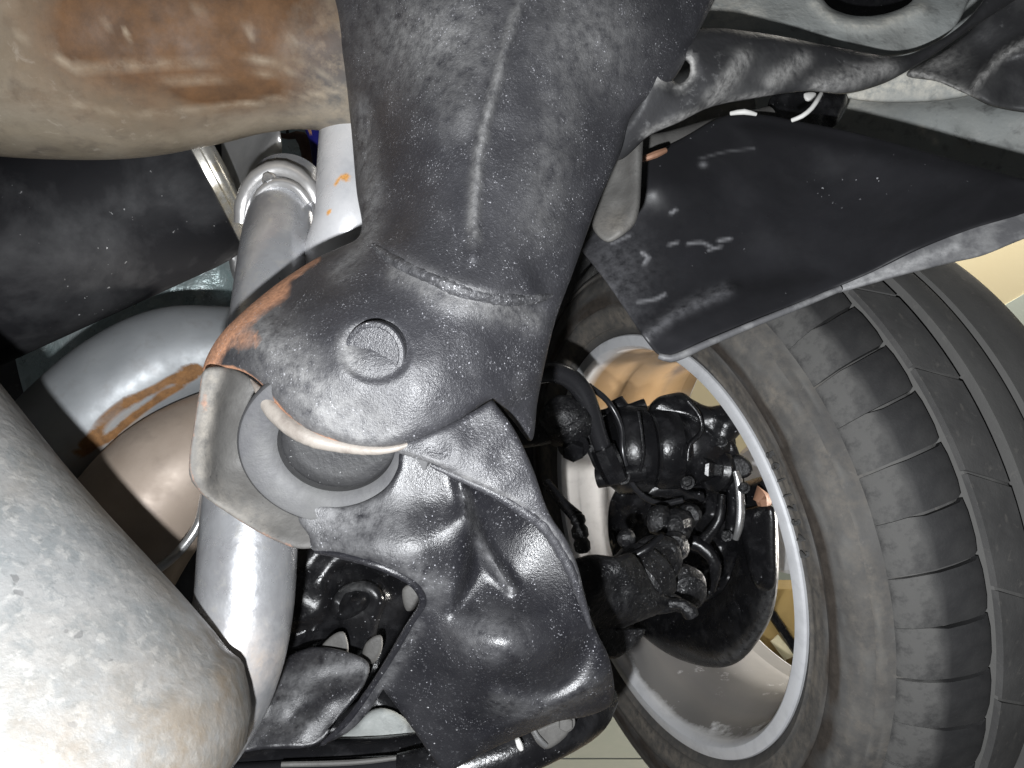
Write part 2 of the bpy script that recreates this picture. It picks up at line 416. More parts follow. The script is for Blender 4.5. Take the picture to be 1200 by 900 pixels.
m_wire = M('white_wire_sleeve', (.72, .71, .68), .45)
m_copper = M('brown_rusted_tab', (.30, .16, .10), .55, .2, [(200, .4, .001)])
m_wall = M('cream_wall_paint', (.72, .63, .42), .85, 0, [(60, .1, .002)], mott=[(1.5, (.76, .68, .47), .4, .6, .5)])
m_dado = M('pale_blue_dado_paint', (.50, .55, .50), .8, 0, [(60, .1, .002)])
m_tile = M('pale_floor_tile', (.46, .49, .44), .6, 0, [(40, .1, .002)], mott=[(6, (.52, .53, .48), .4, .6, .6)])
m_tile2 = M('tan_floor_tile', (.42, .36, .29), .6, 0, [(40, .1, .002)], mott=[(6, (.46, .40, .33), .4, .6, .6)])
m_blue = M('navy_plastic', (.012, .012, .12), .35)
m_card = M('yellow_card', (.36, .25, .09), .7); m_card2 = M('pale_card', (.75, .68, .45), .7)
m_brown = M('brown_rubber_mount', (.10, .055, .035), .5, .2, [(120, .5, .002)])

# ------------------------------------------------------------------ setting: wall, floor, floorpan far behind
def quad(name, P, mat, **k):
    V = np.array(P, float); return tag(obj(name, V, [[0, 1, 2, 3]], mat, smooth=False), kind='structure')
def slab(name, P, thick, mat, parent=None):
    P = np.array(P, float); n = np.cross(P[1] - P[0], P[2] - P[0]); n /= np.linalg.norm(n)
    V = np.r_[P, P + n * thick]; F = [[0, 1, 2, 3], [7, 6, 5, 4]] + [[i, (i + 1) % 4, (i + 1) % 4 + 4, i + 4] for i in range(4)]
    return obj(name, V, F, mat, parent, None, False)
wd = 2.6
wall = tag(slab('wall', [(-3, wd, -1.4), (3.4, wd, -1.4), (3.4, wd, 2.4), (-3, wd, 2.4)], -.1, m_wall), kind='structure')
e0, e1 = U(1060, 426, wd - .012), U(1300, 288, wd - .012)
sl = (e1[2] - e0[2]) / (e1[0] - e0[0])
tag(slab('dado', [(.35, wd - .004, -1.35), (3.3, wd - .004, -1.35), (3.3, wd - .004, e0[2] + sl * (3.3 - e0[0])), (.35, wd - .004, e0[2] + sl * (.35 - e0[0]))], -.008, m_dado), kind='structure')
fl = obj('floor', [(-3, .2, -1.02), (3.4, .2, -1.02), (3.4, wd - .02, -1.02), (-3, wd - .02, -1.02)], [[0, 1, 2, 3]], m_bodydark, smooth=False)
tag(fl, kind='structure')
for i in range(-3, 6):
    for j in range(0, 5):
        x0 = .02 + i * .4; y0 = 1.0 + j * .33
        if j < 4:
            slab('floor_tile', [(x0, y0, -1.012), (x0 + .392, y0, -1.012), (x0 + .392, y0 + .322, -1.012), (x0, y0 + .322, -1.012)], .006, m_tile2 if j < 2 else m_tile, fl)

# the floorpan above and behind everything
fp = sheet('underbody_floorpan', [(-260, -260, 1), (960, -260, 1), (960, 60, 1), (700, 300, 1), (640, 520, 1), (620, 800, 1), (560, 880, 1), (300, 1100, 1), (-260, 1160, 1)],
           [(0, 0, 1.05), (900, 0, 1.1), (0, 900, 1.0), (600, 800, 1.05), (400, 400, 1.1)], m_bodydark, None, .006, step=30, edge=None, feats=[('wob', .03, 90)])
tag(fp, kind='structure')

exec_parts = True
# ------------------------------------------------------------------ exhaust
muf = empty('muffler', U(-60, 760, .36), 'large pale mottled aluminised muffler filling the lower left corner', 'muffler')
def muffler():
    c = UA([(-372, 436, .372), (78, 988, .350)]); A = c[1] - c[0]; Ln = np.linalg.norm(A); A /= Ln
    prof = []
    r0 = .1045
    for t in np.linspace(0, Ln - .03, 30): prof.append((r0 * (1 + .006 * math.sin(t * 31)), t))
    # rolled end seam and dished end cap
    for t, r in ((.024, 1.0), (.018, .998), (.0145, 1.004), (.011, 1.010), (.007, 1.004), (.003, .985), (-.004, .955), (-.014, .90), (-.024, .80), (-.031, .62), (-.035, .4), (-.037, .1)):
        prof.append((r0 * r, Ln - t))
    V, F = lathe_vf(c[0], A, prof, 110, squash=1.0)
    V += np.array([[mnoise.noise(tuple(v * 9)) for v in V]]).T * .0025
    px = np.c_[CX + V[:, 0] / V[:, 1] * FPX, CY - V[:, 2] / V[:, 1] * FPX]
    e = pdist(px, np.array([(0, 430), (60, 500), (180, 650), (260, 745), (295, 800)], float))
    dust = .75 * np.exp(-(e / 34) ** 2) + .95 * np.clip((px[:, 1] - 690) / 170, 0, 1) * (.55 + .45 * np.clip((px[:, 0] + 60) / 260, 0, 1))  # dirt, deepened toward the bottom to counter the flash there
    e2 = pdist(px, np.array([(20, 440), (48, 500), (30, 560), (0, 590)], float)); dust = np.maximum(dust, .55 * np.exp(-(e2 / 13) ** 2))
    return obj('shell', V, F, m_alu, muf, {'dust': np.clip(dust, 0, 1)}, True, 40)
muffler()

res = empty('rusty_resonator', U(180, 60, .52), 'tan and brown heat stained silencer body across the top left', 'silencer')
tube('shell', [(-230, 20, .50, .074), (-100, 26, .50, .082), (20, 34, .50, .084), (120, 36, .50, .083), (200, 34, .505, .079), (280, 38, .51, .070), (340, 50, .515, .060), (400, 68, .52, .050), (470, 80, .53, .046)],
     m_tan, res, seg=7, n=90, paint={'rust': [('spot', 200, 20, 210, 130, 1.15), ('spot', 262, 100, 120, 40, 1.05), ('spot', 90, 30, 110, 70, .8)],
     'pale': [('line', [(24, 40), (30, 46)], 3, .7), ('line', [(70, 66), (76, 74)], 3, .8), ('line', [(150, 40), (154, 50)], 2.5, .8), ('line', [(222, 2), (234, 10)], 2.5, .9), ('line', [(290, 30), (296, 42)], 2.5, .8), ('line', [(120, 24), (124, 34)], 2.5, .7), ('line', [(335, 40), (345, 52)], 3, .7), ('line', [(80, 80), (150, 76), (240, 72), (330, 72), (372, 82), (404, 104)], 2.4, .45), ('line', [(130, 92), (210, 94), (300, 88), (350, 84)], 2, .35), ('line', [(60, 118), (150, 134), (215, 132), (290, 122), (350, 112), (400, 108)], 3, .65), ('line', [(0, 150), (100, 166), (190, 166), (300, 146), (400, 128)], 10, .6)],
     'dust': [('spot', 385, 70, 60, 90, 1.6)]})
can = empty('black_silencer_can', U(130, 290, .6), 'glossy black cylinder with a polished crimped rim left of the bright pipe', 'cylinder')
cA, cB = U(-160, 372, .585), U(244, 202, .66)
ax = cB - cA; Lc = np.linalg.norm(ax); ax = ax / Lc
lathe('shell', cA, ax, [(.068, 0), (.0755, .01), (.0765, .05), (.0765, Lc - .034), (.0757, Lc - .020), (.0738, Lc - .009), (.0705, Lc - .001)], m_can, can, 80)
lathe('rim', cA, ax, [(.0725, Lc - .007), (.0752, Lc - .0062), (.0752, Lc - .001), (.0718, Lc + .0005), (.0712, Lc + .0003), (.0716, Lc + .0025), (.0705, Lc + .0055), (.066, Lc + .009), (.052, Lc + .0125), (.02, Lc + .013)], m_goldrim, can, 80)

pb = empty('tail_pipe', U(300, 500, .47), 'bright silver exhaust pipe running down behind the rusty bracket', 'exhaust pipe')
tube('pipe', [(339, 214, .575, .0262), (335, 240, .558, .0265), (327, 300, .53, .0275), (318, 380, .51, .028), (306, 470, .485, .0285), (296, 560, .465, .029), (291, 640, .452, .029), (286, 710, .445, .029), (272, 775, .44, .0295), (240, 840, .44, .031), (190, 900, .44, .032)],
     m_pipe, pb, seg=6, n=56, paint={'dust': [('spot', 300, 775, 40, 45, .7)], 'rust': [('spot', 385, 100, 8, 8, .3)]})
tube('seam', [(366, 222, .545, .0012), (369, 290, .512, .0012), (358, 380, .49, .0012)], m_pipe, pb, n=8)
tube('seam', [(251, 596, .445, .001), (249, 650, .43, .001), (251, 690, .425, .001), (258, 730, .424, .001)], m_pipe, pb, n=8)
# collar at its top
col = tube('collar', [(283, 262, .548, .0055), (287, 232, .545, .0062), (302, 209, .54, .0068), (325, 199, .54, .007), (350, 207, .54, .0066), (366, 226, .54, .006), (374, 250, .545, .005)], m_sheetalu, pb, n=14, rough=.03)
tube('collar_rib', [(297, 250, .538, .003), (305, 226, .532, .0034), (325, 214, .53, .0036), (347, 220, .53, .0034), (362, 238, .533, .003)], m_sheetalu, col, n=10)
obj('screw', *hexbolt_vf(U(316, 211, .533), (0, -1, .1), .004, .006), m_zinc, col)

pc = empty('hanger_pipe', U(405, 210, .52), 'white silver pipe with orange rust spots left of the subframe beam', 'exhaust pipe')
tube('pipe', [(424, 90, .56, .026), (418, 140, .545, .0258), (414, 200, .53, .0255), (412, 260, .52, .026), (398, 310, .53, .027), (385, 350, .545, .027)], m_white, pc, seg=6, n=48,
     paint={'rust': [('spot', 404, 208, 9, 7, .95), ('spot', 394, 214, 5, 6, .8), ('line', [(411, 235), (418, 235)], 3, 1.0), ('spot', 385, 250, 4, 4, .95), ('spot', 412, 261, 5, 4, 1.0), ('spot', 383, 216, 6, 4, .6)]})

fpipe = empty('bent_exhaust_pipe', U(180, 440, .62), 'dull grey bent pipe with a brown rust run left of the bracket', 'exhaust pipe')
tube('pipe', [(-60, 640, .60, .05), (30, 570, .605, .049), (95, 500, .615, .049), (150, 452, .625, .0485), (205, 422, .635, .046), (262, 414, .645, .041), (330, 420, .655, .04)], m_pad, fpipe, seg=6, n=56,
     paint={'rust': [('line', [(98, 520), (122, 492), (150, 470), (185, 455), (212, 438), (232, 432)], 6, .95), ('line', [(92, 532), (130, 510), (170, 478), (205, 455), (236, 434)], 6, .9), ('spot', 222, 436, 14, 8, .9)], 'dust': [('line', [(90, 535), (130, 512), (160, 490)], 14, .7)]})
gp = empty('tan_elbow_pipe', U(190, 570, .6), 'tan elbow of exhaust pipe between the pale muffler and the bracket flange', 'exhaust pipe')
tube('pipe', [(60, 770, .57, .052), (110, 690, .575, .052), (152, 618, .58, .052), (200, 560, .59, .050), (262, 520, .61, .046), (320, 505, .62, .044)], m_beige, gp, seg=6, n=56)
tube('clamp', [(178, 672, .535, .0035), (206, 650, .53, .0035), (232, 615, .535, .0035), (240, 580, .545, .0035)], m_zinc, gp, n=12)

hs = empty('heat_shield', U(220, 330, .74), 'crinkled blue grey aluminium heat shield behind the pipes on the left', 'heat shield')
sheet('dimpled_panel', [(20, 300), (140, 260), (260, 225), (292, 250), (296, 330), (300, 420), (270, 520), (180, 590), (80, 560), (20, 430)],
      [(60, 320, .80), (280, 240, .84), (280, 400, .80), (150, 560, .76), (40, 420, .80)], m_foil, hs, .002, step=8, feats=[('wob', .006, 18), ('ridge', [(70, 410), (150, 360), (230, 330)], 12, .008), ('ridge', [(150, 530), (200, 500), (240, 440)], 9, .01), ('ridge', [(262, 270), (276, 330), (284, 370)], 7, .012)])
sheet('folded_panel', [(258, 120, 1), (322, 110, 1), (329, 188), (318, 198), (300, 212), (284, 260), (292, 330), (276, 330), (262, 250, 1)],
      [(270, 160, .70), (320, 150, .66), (325, 190, .66), (290, 230, .68), (280, 310, .70)], m_sheetalu, hs, .002, step=6, feats=[('ridge', [(322, 160), (290, 210), (272, 250)], 9, .008), ('ridge', [(262, 250), (276, 325)], 4, .006)])
sheet('shield_panel', [(310, 120), (390, 120), (390, 240), (310, 240)], [(320, 150, .82), (380, 150, .84), (350, 220, .8)], m_foil, hs, .002, step=6, feats=[('step', [(320, 172), (345, 170), (365, 178)], 2, .012), ('wob', .004, 14)])
mt = empty('rubber_hanger', U(358, 170, .76), 'brown rubber hanger in the gap between the pipes at the upper left', 'rubber hanger')
tube('strap', [(326, 158, .76, .0028), (338, 160, .76, .003), (348, 158, .755, .004), (357, 166, .75, .0075), (362, 180, .75, .008), (359, 194, .75, .005), (356, 202, .755, .003)], m_brown, mt, n=12, rough=.05)
tube('stem', [(336, 140, .77, .0016), (337, 160, .765, .0016)], m_gloss, mt, n=8)
nv = tube('navy_hose', [(362, 138, .72, .008), (372, 165, .715, .008), (377, 200, .71, .008), (378, 225, .71, .008)], m_blue, None, n=16)
tag(nv, 'dark navy hose showing through the small gap beside the white silver pipe', 'hose')
tube('edge_strip', [(350, 138, .715, .003), (363, 150, .712, .003), (371, 180, .71, .003), (374, 222, .71, .003)], m_copper, nv, n=8)

# ------------------------------------------------------------------ subframe: beam, bracket, cross arm
sf = empty('subframe', U(560, 250, .42), 'grimy dark grey subframe beam coming down the middle into a rusty edged bracket', 'subframe')
beam_out = [(384, -30, 1), (392, 20), (401, 60), (411, 145), (418, 225), (424, 268), (418, 280), (400, 289), (370, 303), (328, 330), (285, 365), (256, 395), (240, 424), (238, 436),
            (252, 431), (272, 432), (290, 438), (306, 450), (319, 468), (336, 487), (360, 505), (390, 517), (425, 524), (460, 523), (500, 512), (540, 493), (577, 470), (600, 492), (622, 517), (630, 470),
            (640, 420), (652, 372), (672, 318), (700, 240), (727, 178), (742, 132), (790, 92), (815, 45), (852, -30, 1)]
beam_ctrl = [(395, 0, .47), (500, 0, .418), (610, 0, .408), (740, 0, .43), (840, 0, .47), (420, 150, .46), (480, 150, .412), (570, 150, .395), (650, 150, .408), (735, 140, .44),
             (430, 250, .425), (490, 260, .39), (556, 270, .378), (620, 270, .388), (690, 250, .42), (640, 330, .392), (560, 330, .366), (460, 300, .382), (640, 420, .40), (620, 510, .40),
             (340, 340, .40), (250, 420, .395), (300, 400, .375), (380, 360, .368), (500, 400, .352), (440, 410, .350), (330, 470, .362), (420, 500, .352), (560, 450, .362), (470, 500, .350)]
beam = sheet('beam', beam_out, beam_ctrl, m_frame, sf, .005, step=4.5, edge=(12, .006),
             feats=[('ridge', [(625, -30), (608, 10), (592, 60), (575, 120), (563, 170), (558, 220), (555, 300)], 6, .0036), ('wob', .003, 80), ('wob', .0007, 24, 3.0),
                    ('step', [(655, 352), (600, 352), (530, 337), (470, 307), (430, 280)], 3, -.010, 60), ('ridge', [(640, 385), (590, 368), (520, 345), (450, 312)], 16, .003),
                    ('dish', 440, 412, 40, 35, .0025, .2), ('step', [(650, 432), (600, 470), (560, 500)], 3, -.006, 30)],
             paint={'rust': [('line', [(238, 432), (256, 398), (285, 368), (325, 338)], 20, .85), ('line', [(372, 303), (330, 332)], 7, .7), ('line', [(242, 432), (272, 431), (300, 446), (320, 468), (350, 500), (400, 521)], 3.5, .75), ('spot', 285, 395, 30, 26, .6)],
                    'dust': [('line', [(300, 380), (340, 430), (380, 480), (430, 505)], 34, .75), ('spot', 410, 415, 14, 22, .9), ('line', [(422, 120), (432, 270), (395, 320)], 14, .55), ('spot', 500, 45, 75, 60, .8), ('spot', 690, 40, 60, 70, .5), ('line', [(620, -20), (606, 10), (590, 60), (575, 120), (563, 170), (557, 220), (555, 260), (555, 280)], 7, .75), ('line', [(480, -20), (520, 60), (540, 130)], 34, .35), ('line', [(690, 0), (660, 120), (630, 260)], 30, .3), ('line', [(470, 320), (540, 348), (620, 372)], 16, .6)]})
tube('weld_bead', on(beam, [(438, 288, .0016), (455, 300, .003), (480, 314, .0036), (505, 325, .0031), (530, 336, .0038), (560, 345, .0034), (595, 350, .0037), (625, 350, .003), (645, 346, .0016)], -.0019), m_weld, beam, seg=4, n=14, rough=.06)
nd_ = DEP[beam](np.array([(441., 412.)]))[0][0]
V, F = merge([lathe_vf(U(441, 413, nd_ + .003), (-.20, -1, -.16), [(.0152, -.004), (.0152, .0022), (.0146, .0030), (.0128, .0033), (.0122, .0028), (.0, .0028)], 40)])
obj('weld_nut', V, F, m_frame, beam)
# bare lip along the cut edge of the bracket
tube('cut_edge', on(beam, [(294, 445, .0004), (300, 453, .0016), (307, 463, .0030), (318, 479, .0042), (340, 499, .0046), (366, 514, .0042), (396, 522, .0034), (426, 527, .0026), (455, 527, .0018), (485, 519, .0012), (505, 511, .0006)], -.003), m_lip, beam, seg=5, n=14, rough=.03, paint={'rust': [('line', [(300, 444), (340, 486), (380, 510), (420, 520)], 3, .8)]})
# side flange of the clevis
fl_ = sheet('clevis_flange', [(240, 433), (233, 462), (227, 500), (222, 535), (223, 560), (238, 580), (268, 602), (300, 622), (330, 637), (352, 643), (376, 640), (420, 620), (430, 560), (400, 500), (330, 470), (300, 448), (282, 436), (262, 430)],
      [(245, 440, .385), (228, 520, .385), (238, 575, .392), (300, 618, .396), (360, 638, .39), (290, 470, .412), (262, 540, .410), (300, 590, .405), (420, 560, .42), (330, 480, .415)], m_flange, sf, .004, step=5, edge=(8, .003),
      feats=[('ridge', [(262, 434), (250, 480), (242, 530), (240, 562)], 12, .006), ('wob', .002, 30)],
      paint={'rust': [('line', [(236, 440), (228, 500), (223, 550), (240, 582), (290, 616), (345, 642)], 3, .48), ('spot', 240, 470, 8, 26, .5)], 'dust': [('line', [(250, 440), (240, 500), (236, 555)], 10, .9), ('line', [(245, 580), (300, 615)], 20, .5)]})
# lower plate of the clevis, its right lip curling over the arm
lpl = sheet('clevis_plate', [(440, 522), (490, 512), (540, 490), (577, 468, 1), (602, 502), (624, 548), (643, 600), (666, 636), (679, 670), (686, 705), (693, 738, 1), (683, 705), (672, 672), (655, 642), (636, 615), (610, 596), (580, 578), (545, 562), (505, 543), (470, 532)],
      [(450, 525, .360), (577, 470, .366), (540, 530, .356), (600, 560, .362), (640, 610, .368), (672, 660, .376), (690, 735, .386), (600, 510, .366)], m_frame, sf, .004, step=5, edge=(7, .003), feats=[('wob', .002, 30)],
      paint={'dust': [('line', [(470, 530), (545, 562), (610, 596), (655, 642), (680, 700)], 7, .7)]})
tube('rolled_lip', on(lpl, [(505, 545, .0012), (545, 562, .002), (580, 578, .0026), (611, 597, .003), (637, 617, .003), (656, 644, .0028), (671, 674, .0026), (683, 707, .0022), (692, 736, .0012)], -.001), m_frame, sf, seg=5, n=12, rough=.05)
# cross arm to the right of the beam
ca = sheet('cross_arm', [(700, 180, 1), (742, 128), (770, 70), (800, 40), (830, 33), (900, 40), (985, 56), (1052, 66), (1088, 54), (1130, 26), (1175, -30, 1), (1235, -30, 1), (1190, 0), (1135, 36), (1098, 62), (1062, 84), (1035, 98), (990, 110), (945, 107), (880, 116), (832, 126), (795, 144), (760, 160), (725, 188)],
      [(720, 170, .452), (760, 110, .446), (830, 80, .462), (900, 75, .49), (990, 84, .52), (1060, 76, .54), (1130, 32, .56), (1200, -20, .58), (830, 38, .475), (985, 58, .53), (835, 124, .475), (945, 106, .51)], m_bodydark, sf, .005, step=6, edge=(12, .009),
      holes=[[(786, 92), (790, 78), (800, 70), (808, 76), (806, 90), (797, 98)]],
      feats=[('ridge', [(790, 150), (830, 110), (850, 85), (868, 64)], 14, .006), ('wob', .002, 60), ('wob', .0008, 16), ('ridge', [(945, 100), (1000, 90), (1060, 74)], 12, .004), ('dish', 797, 85, 22, 26, .004, .4)],
      paint={'dust': [('line', [(725, 100), (750, 92), (775, 88)], 9, .95), ('line', [(835, 118), (858, 88), (872, 66)], 9, .7), ('line', [(905, 95), (940, 70)], 10, .6), ('line', [(760, 158), (830, 128), (900, 112)], 6, .6), ('line', [(960, 100), (1040, 78)], 12, .6), ('line', [(793, 104), (806, 96), (813, 78), (806, 66)], 4, .8)]})
sheet('hook_tab', [(733, 160, 1), (754, 156, 1), (752, 200), (749, 246), (744, 262), (730, 276), (712, 284), (700, 276), (694, 264), (704, 232), (716, 200)],
      [(740, 165, .50), (748, 230, .49), (712, 278, .482), (700, 262, .488), (720, 210, .505)], m_flange, sf, .004, step=5, edge=(6, .004), feats=[('ridge', [(744, 175), (742, 240), (725, 268)], 10, .005), ('step', [(745, 225), (720, 240), (700, 240)], 4, -.006)], paint={'dust': [('spot', 722, 262, 22, 16, .6)]})
tube('cross_strut', [(735, 176, .60, .010), (780, 170, .61, .0105), (825, 158, .62, .011), (900, 140, .64, .011)], m_flange, sf, n=20)
tube('brown_strip', [(752, 187, .553, .002), (768, 181, .552, .0028), (780, 176, .555, .002)], m_copper, sf, n=8)

# ------------------------------------------------------------------ control arm
arm = empty('control_arm', U(560, 700, .4), 'speckled black pressed steel control arm below the subframe bracket', 'control arm')
arm_out = [(366, 644), (362, 628), (350, 610), (352, 596), (368, 590), (396, 594), (426, 588), (452, 572), (466, 548), (470, 528), (500, 532), (545, 552), (600, 580), (645, 625), (672, 670), (688, 712), (700, 742), (715, 775), (717, 824), (692, 838), (652, 846), (618, 860), (580, 876), (548, 893), (520, 908, 1),
           (498, 875), (472, 838), (449, 808, 1), (432, 834), (408, 858), (374, 875, 1), (405, 846), (445, 792), (480, 732), (497, 704), (487, 684), (452, 664), (402, 650)]
arm_ctrl = [(366, 642, .3795), (356, 602, .3798), (380, 625, .3796), (400, 602, .3788), (432, 594, .3775), (460, 560, .374), (430, 635, .368), (500, 590, .376), (490, 650, .364), (530, 620, .374), (490, 710, .382), (450, 800, .412), (390, 865, .425), (520, 700, .384),
            (600, 620, .402), (640, 660, .402), (600, 690, .398), (560, 600, .384), (670, 700, .395), (590, 755, .374), (540, 770, .384), (640, 760, .382), (700, 770, .405), (710, 820, .425), (640, 800, .392), (640, 840, .418), (520, 900, .43), (560, 840, .408), (470, 820, .415), (500, 780, .40)]
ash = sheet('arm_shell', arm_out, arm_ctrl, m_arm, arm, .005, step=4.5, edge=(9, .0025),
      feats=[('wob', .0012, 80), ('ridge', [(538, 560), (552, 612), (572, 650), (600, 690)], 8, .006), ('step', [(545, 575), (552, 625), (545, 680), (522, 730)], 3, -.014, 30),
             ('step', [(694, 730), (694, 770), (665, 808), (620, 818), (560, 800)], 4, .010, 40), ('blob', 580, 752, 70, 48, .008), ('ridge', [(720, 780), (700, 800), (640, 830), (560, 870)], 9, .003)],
      paint={'dust': [('line', [(360, 640), (420, 640), (470, 655), (505, 690)], 20, .5), ('line', [(545, 580), (565, 640), (600, 690)], 6, .55), ('line', [(490, 735), (450, 800), (405, 855)], 8, .45), ('spot', 575, 745, 42, 28, .5), ('spot', 400, 605, 70, 34, .9), ('line', [(585, 825), (640, 830), (690, 800)], 16, .4)]})  # dust; the round spot on the knob paints in its highlight
tube('hole_edge', on(ash, [(370, 646, .0012), (402, 651, .002), (450, 665, .0022), (486, 685, .0022), (496, 705, .0022), (480, 733, .0022), (445, 792, .0022), (405, 847, .002), (378, 872, .0012)], -.001), m_arm, arm, seg=6, n=12, rough=.03)
bo = U(393, 522, .374); ba = np.array([.04, -.95, -.22])
bush = empty('arm_bushing', bo, 'grey sleeved rubber bushing with a dark recessed centre inside the bracket', 'bushing')
lathe('sleeve', bo, ba, [(.0497, -.04), (.0497, -.004), (.049, 0), (.0475, .0016), (.046, .0018), (.036, -.0006), (.0325, -.0016), (.0300, -.0035), (.0296, -.012)], m_rubber_ring, bush, 80, squash=.87, refdir=(1, 0, 0))
lathe('rubber_core', bo, ba, [(.0299, -.02), (.0299, -.0095), (.028, -.0088), (.022, -.0092), (.016, -.0096), (.0, -.010)], m_rubber, bush, 64, squash=.87, refdir=(1, 0, 0))

# dark parts seen through the opening in the arm
ip = empty('bracket', U(400, 760, .54), 'black inner bracket seen through the opening of the control arm', 'bracket')
sheet('backing_plate', [(300, 600), (420, 600), (520, 640), (540, 720), (500, 800), (430, 880), (260, 900), (270, 760)], [(320, 640, .60), (500, 680, .62), (480, 800, .60), (300, 880, .58)], m_gloss, ip, .004, step=8,
      feats=[('wob', .012, 40), ('blob', 420, 700, 40, 30, .03), ('ridge', [(345, 745), (400, 722), (440, 690)], 12, .015)])
sheet('boss', [(386, 712), (396, 692), (418, 680), (440, 684), (452, 700), (444, 730), (436, 760), (412, 778), (400, 745)], [(400, 700, .575), (440, 690, .57), (430, 760, .575)], m_gloss, ip, .006, step=5, edge=(12, .012), feats=[('dish', 413, 705, 20, 12, .006, .3)], paint={'dust': [('spot', 415, 690, 20, 10, .7), ('spot', 412, 712, 14, 8, .8)]})  # pale spots paint a highlight onto the boss
sheet('plate', [(300, 790), (330, 772), (372, 758), (432, 777), (428, 800), (395, 845), (372, 872), (310, 878), (270, 880), (280, 830)], [(300, 800, .52), (372, 760, .535), (430, 780, .525), (370, 870, .49), (280, 875, .49)], m_arm, ip, .004, step=6, edge=(5, .003), feats=[('wob', .004, 26)], paint={'dust': [('line', [(330, 820), (390, 782), (425, 784)], 18, .8), ('spot', 340, 850, 50, 16, .7)]})
sheet('grey_patch', [(374, 764), (390, 744), (402, 740), (408, 754), (407, 768), (400, 773)], [(380, 760, .55), (404, 745, .55), (400, 772, .55)], m_flange, ip, .003, step=4)  # grey sheet standing in for a light gap between the parts
sheet('grey_patch', [(425, 770), (430, 752), (446, 744), (448, 760), (436, 778)], [(430, 760, .55), (446, 750, .55), (436, 776, .55)], m_flange, ip, .003, step=4)  # second light gap, filled in by a grey sheet
sheet('grey_patch', [(472, 690), (484, 684), (492, 696), (488, 712), (477, 716)], [(475, 690, .53), (490, 695, .53), (480, 715, .53)], m_flange, ip, .003, step=4)

tray = sheet('speckled_tray', [(330, 890), (380, 868), (412, 852), (440, 830), (470, 838), (500, 880), (500, 898), (420, 886), (360, 892)], [(350, 888, .545), (440, 830, .57), (490, 860, .56), (495, 895, .54)], m_body, None, .006, step=6, edge=(8, .006), feats=[('wob', .004, 20)])
tag(tray, 'pale speckled tray edge under the control arm at the bottom', 'tray')
bars = empty('round_bar', U(450, 895, .55), 'black round bars along the bottom edge left of the control arm tip', 'bar')
tube('bar', [(230, 905, .52, .016), (330, 900, .53, .018), (430, 894, .54, .017), (520, 886, .55, .017), (600, 880, .56, .017)], m_gloss, bars)
tube('bar', [(240, 925, .50, .015), (400, 914, .51, .014), (560, 906, .52, .014)], m_hose, bars)
tube('cable', [(330, 896, .497, .0018), (420, 893, .5, .0018), (510, 882, .51, .0012)], m_flange, bars, n=8)
sway = empty('stabiliser_bar', U(640, 870, .52), 'black curved bar with a grey clamp below the arm at the bottom', 'bar')
tube('bar', [(470, 915, .50, .017), (560, 893, .505, .0175), (640, 862, .52, .0175), (690, 834, .55, .0165), (708, 815, .57, .012)], m_gloss, sway)
sheet('clamp', [(622, 858, 1), (640, 850), (660, 843), (670, 846), (664, 862), (650, 874), (640, 878), (630, 872)], [(625, 860, .488), (665, 846, .495), (642, 876, .49)], m_flange, sway, .006, step=4, edge=(4, .002))
tube('clip', [(624, 854, .486, .0016), (630, 864, .485, .0018), (640, 874, .486, .0016)], m_zinc, sway, n=8)
tube('clip', [(606, 866, .483, .0016), (609, 874, .483, .0022), (611, 878, .484, .0016)], m_wire, sway, n=8)
obj('clamp_bolt', *hexbolt_vf(U(662, 846, .492), (.1, -1, .0), .005, .005), m_flange, sway)

# ------------------------------------------------------------------ wheel
WC = np.array([.15337575, .80703145, -.1693127]); WA = np.array([.91692617, .37219745, .14392867])
WU = np.array([.37611352, -.92657359, 0.]); WV = np.array([-.1333605, -.05413352, .98958807])
wheel = empty('wheel', WC, 'worn tyre on a silver alloy rim seen from inside at the right', 'wheel')
def cyl_pt(r, th, t): return WC + WA * t + r * (math.cos(th) * WU + math.sin(th) * WV)
def wl(prof, n=160, closed=True): return lathe_vf(WC, WA, prof, n, refdir=WU, closed=closed)
tprof = [(.2235, .004), (.2270, -.001), (.2310, -.0045), (.2330, -.0062), (.2352, -.0050), (.2400, -.0078), (.2480, -.0102), (.2560, -.0128), (.2580, -.0118), (.2600, -.0134), (.2720, -.0140), (.2830, -.0118), (.2905, -.0078), (.2930, -.0040), (.2948, -.0036), (.2958, -.0056), (.2985, -.0040), (.2995, -.0008), (.3010, .0006), (.3030, .0050),
         (.3080, .0110), (.3150, .0180), (.3210, .0280), (.3260, .0400), (.3290, .0520), (.3295, .0560), (.3285, .0575), (.3285, .0620), (.3390, .0635), (.3402, .0700), (.3410, .0850), (.3408, .0985), (.3396, .1015), (.3318, .1025), (.3318, .1100), (.3434, .1112), (.3438, .1240), (.3438, .1360), (.3430, .1385), (.3345, .1392), (.3345, .1465), (.3430, .1478),
         (.3430, .1660), (.3422, .1850), (.3395, .2030), (.3330, .2190), (.3200, .2300), (.2980, .2360), (.2700, .2350), (.2400, .2040), (.2250, .1960), (.2150, .19), (.2060, .15), (.2060, .05), (.2120, .012)]
fine = []
for (r0, t0), (r1, t1) in zip(tprof, tprof[1:] + tprof[:1]):
    k = max(1, int(math.hypot(r1 - r0, t1 - t0) / .0035)) if (t0 < .012 and r0 > .22 and t1 < .012 and r1 > .22) else 1
    fine += [(r0 + (r1 - r0) * i / k, t0 + (t1 - t0) * i / k) for i in range(k)]
V, F = wl(fine, 420)
rel = V - WC; tt = rel @ WA; rr = np.hypot(rel @ WU, rel @ WV); aa = np.degrees(np.arctan2(rel @ WV, rel @ WU))
front = (tt < .03).astype(float)
dust = front * (.95 * np.exp(-((rr - .243) / .012) ** 2) + .35 * np.exp(-((rr - .292) / .02) ** 2))
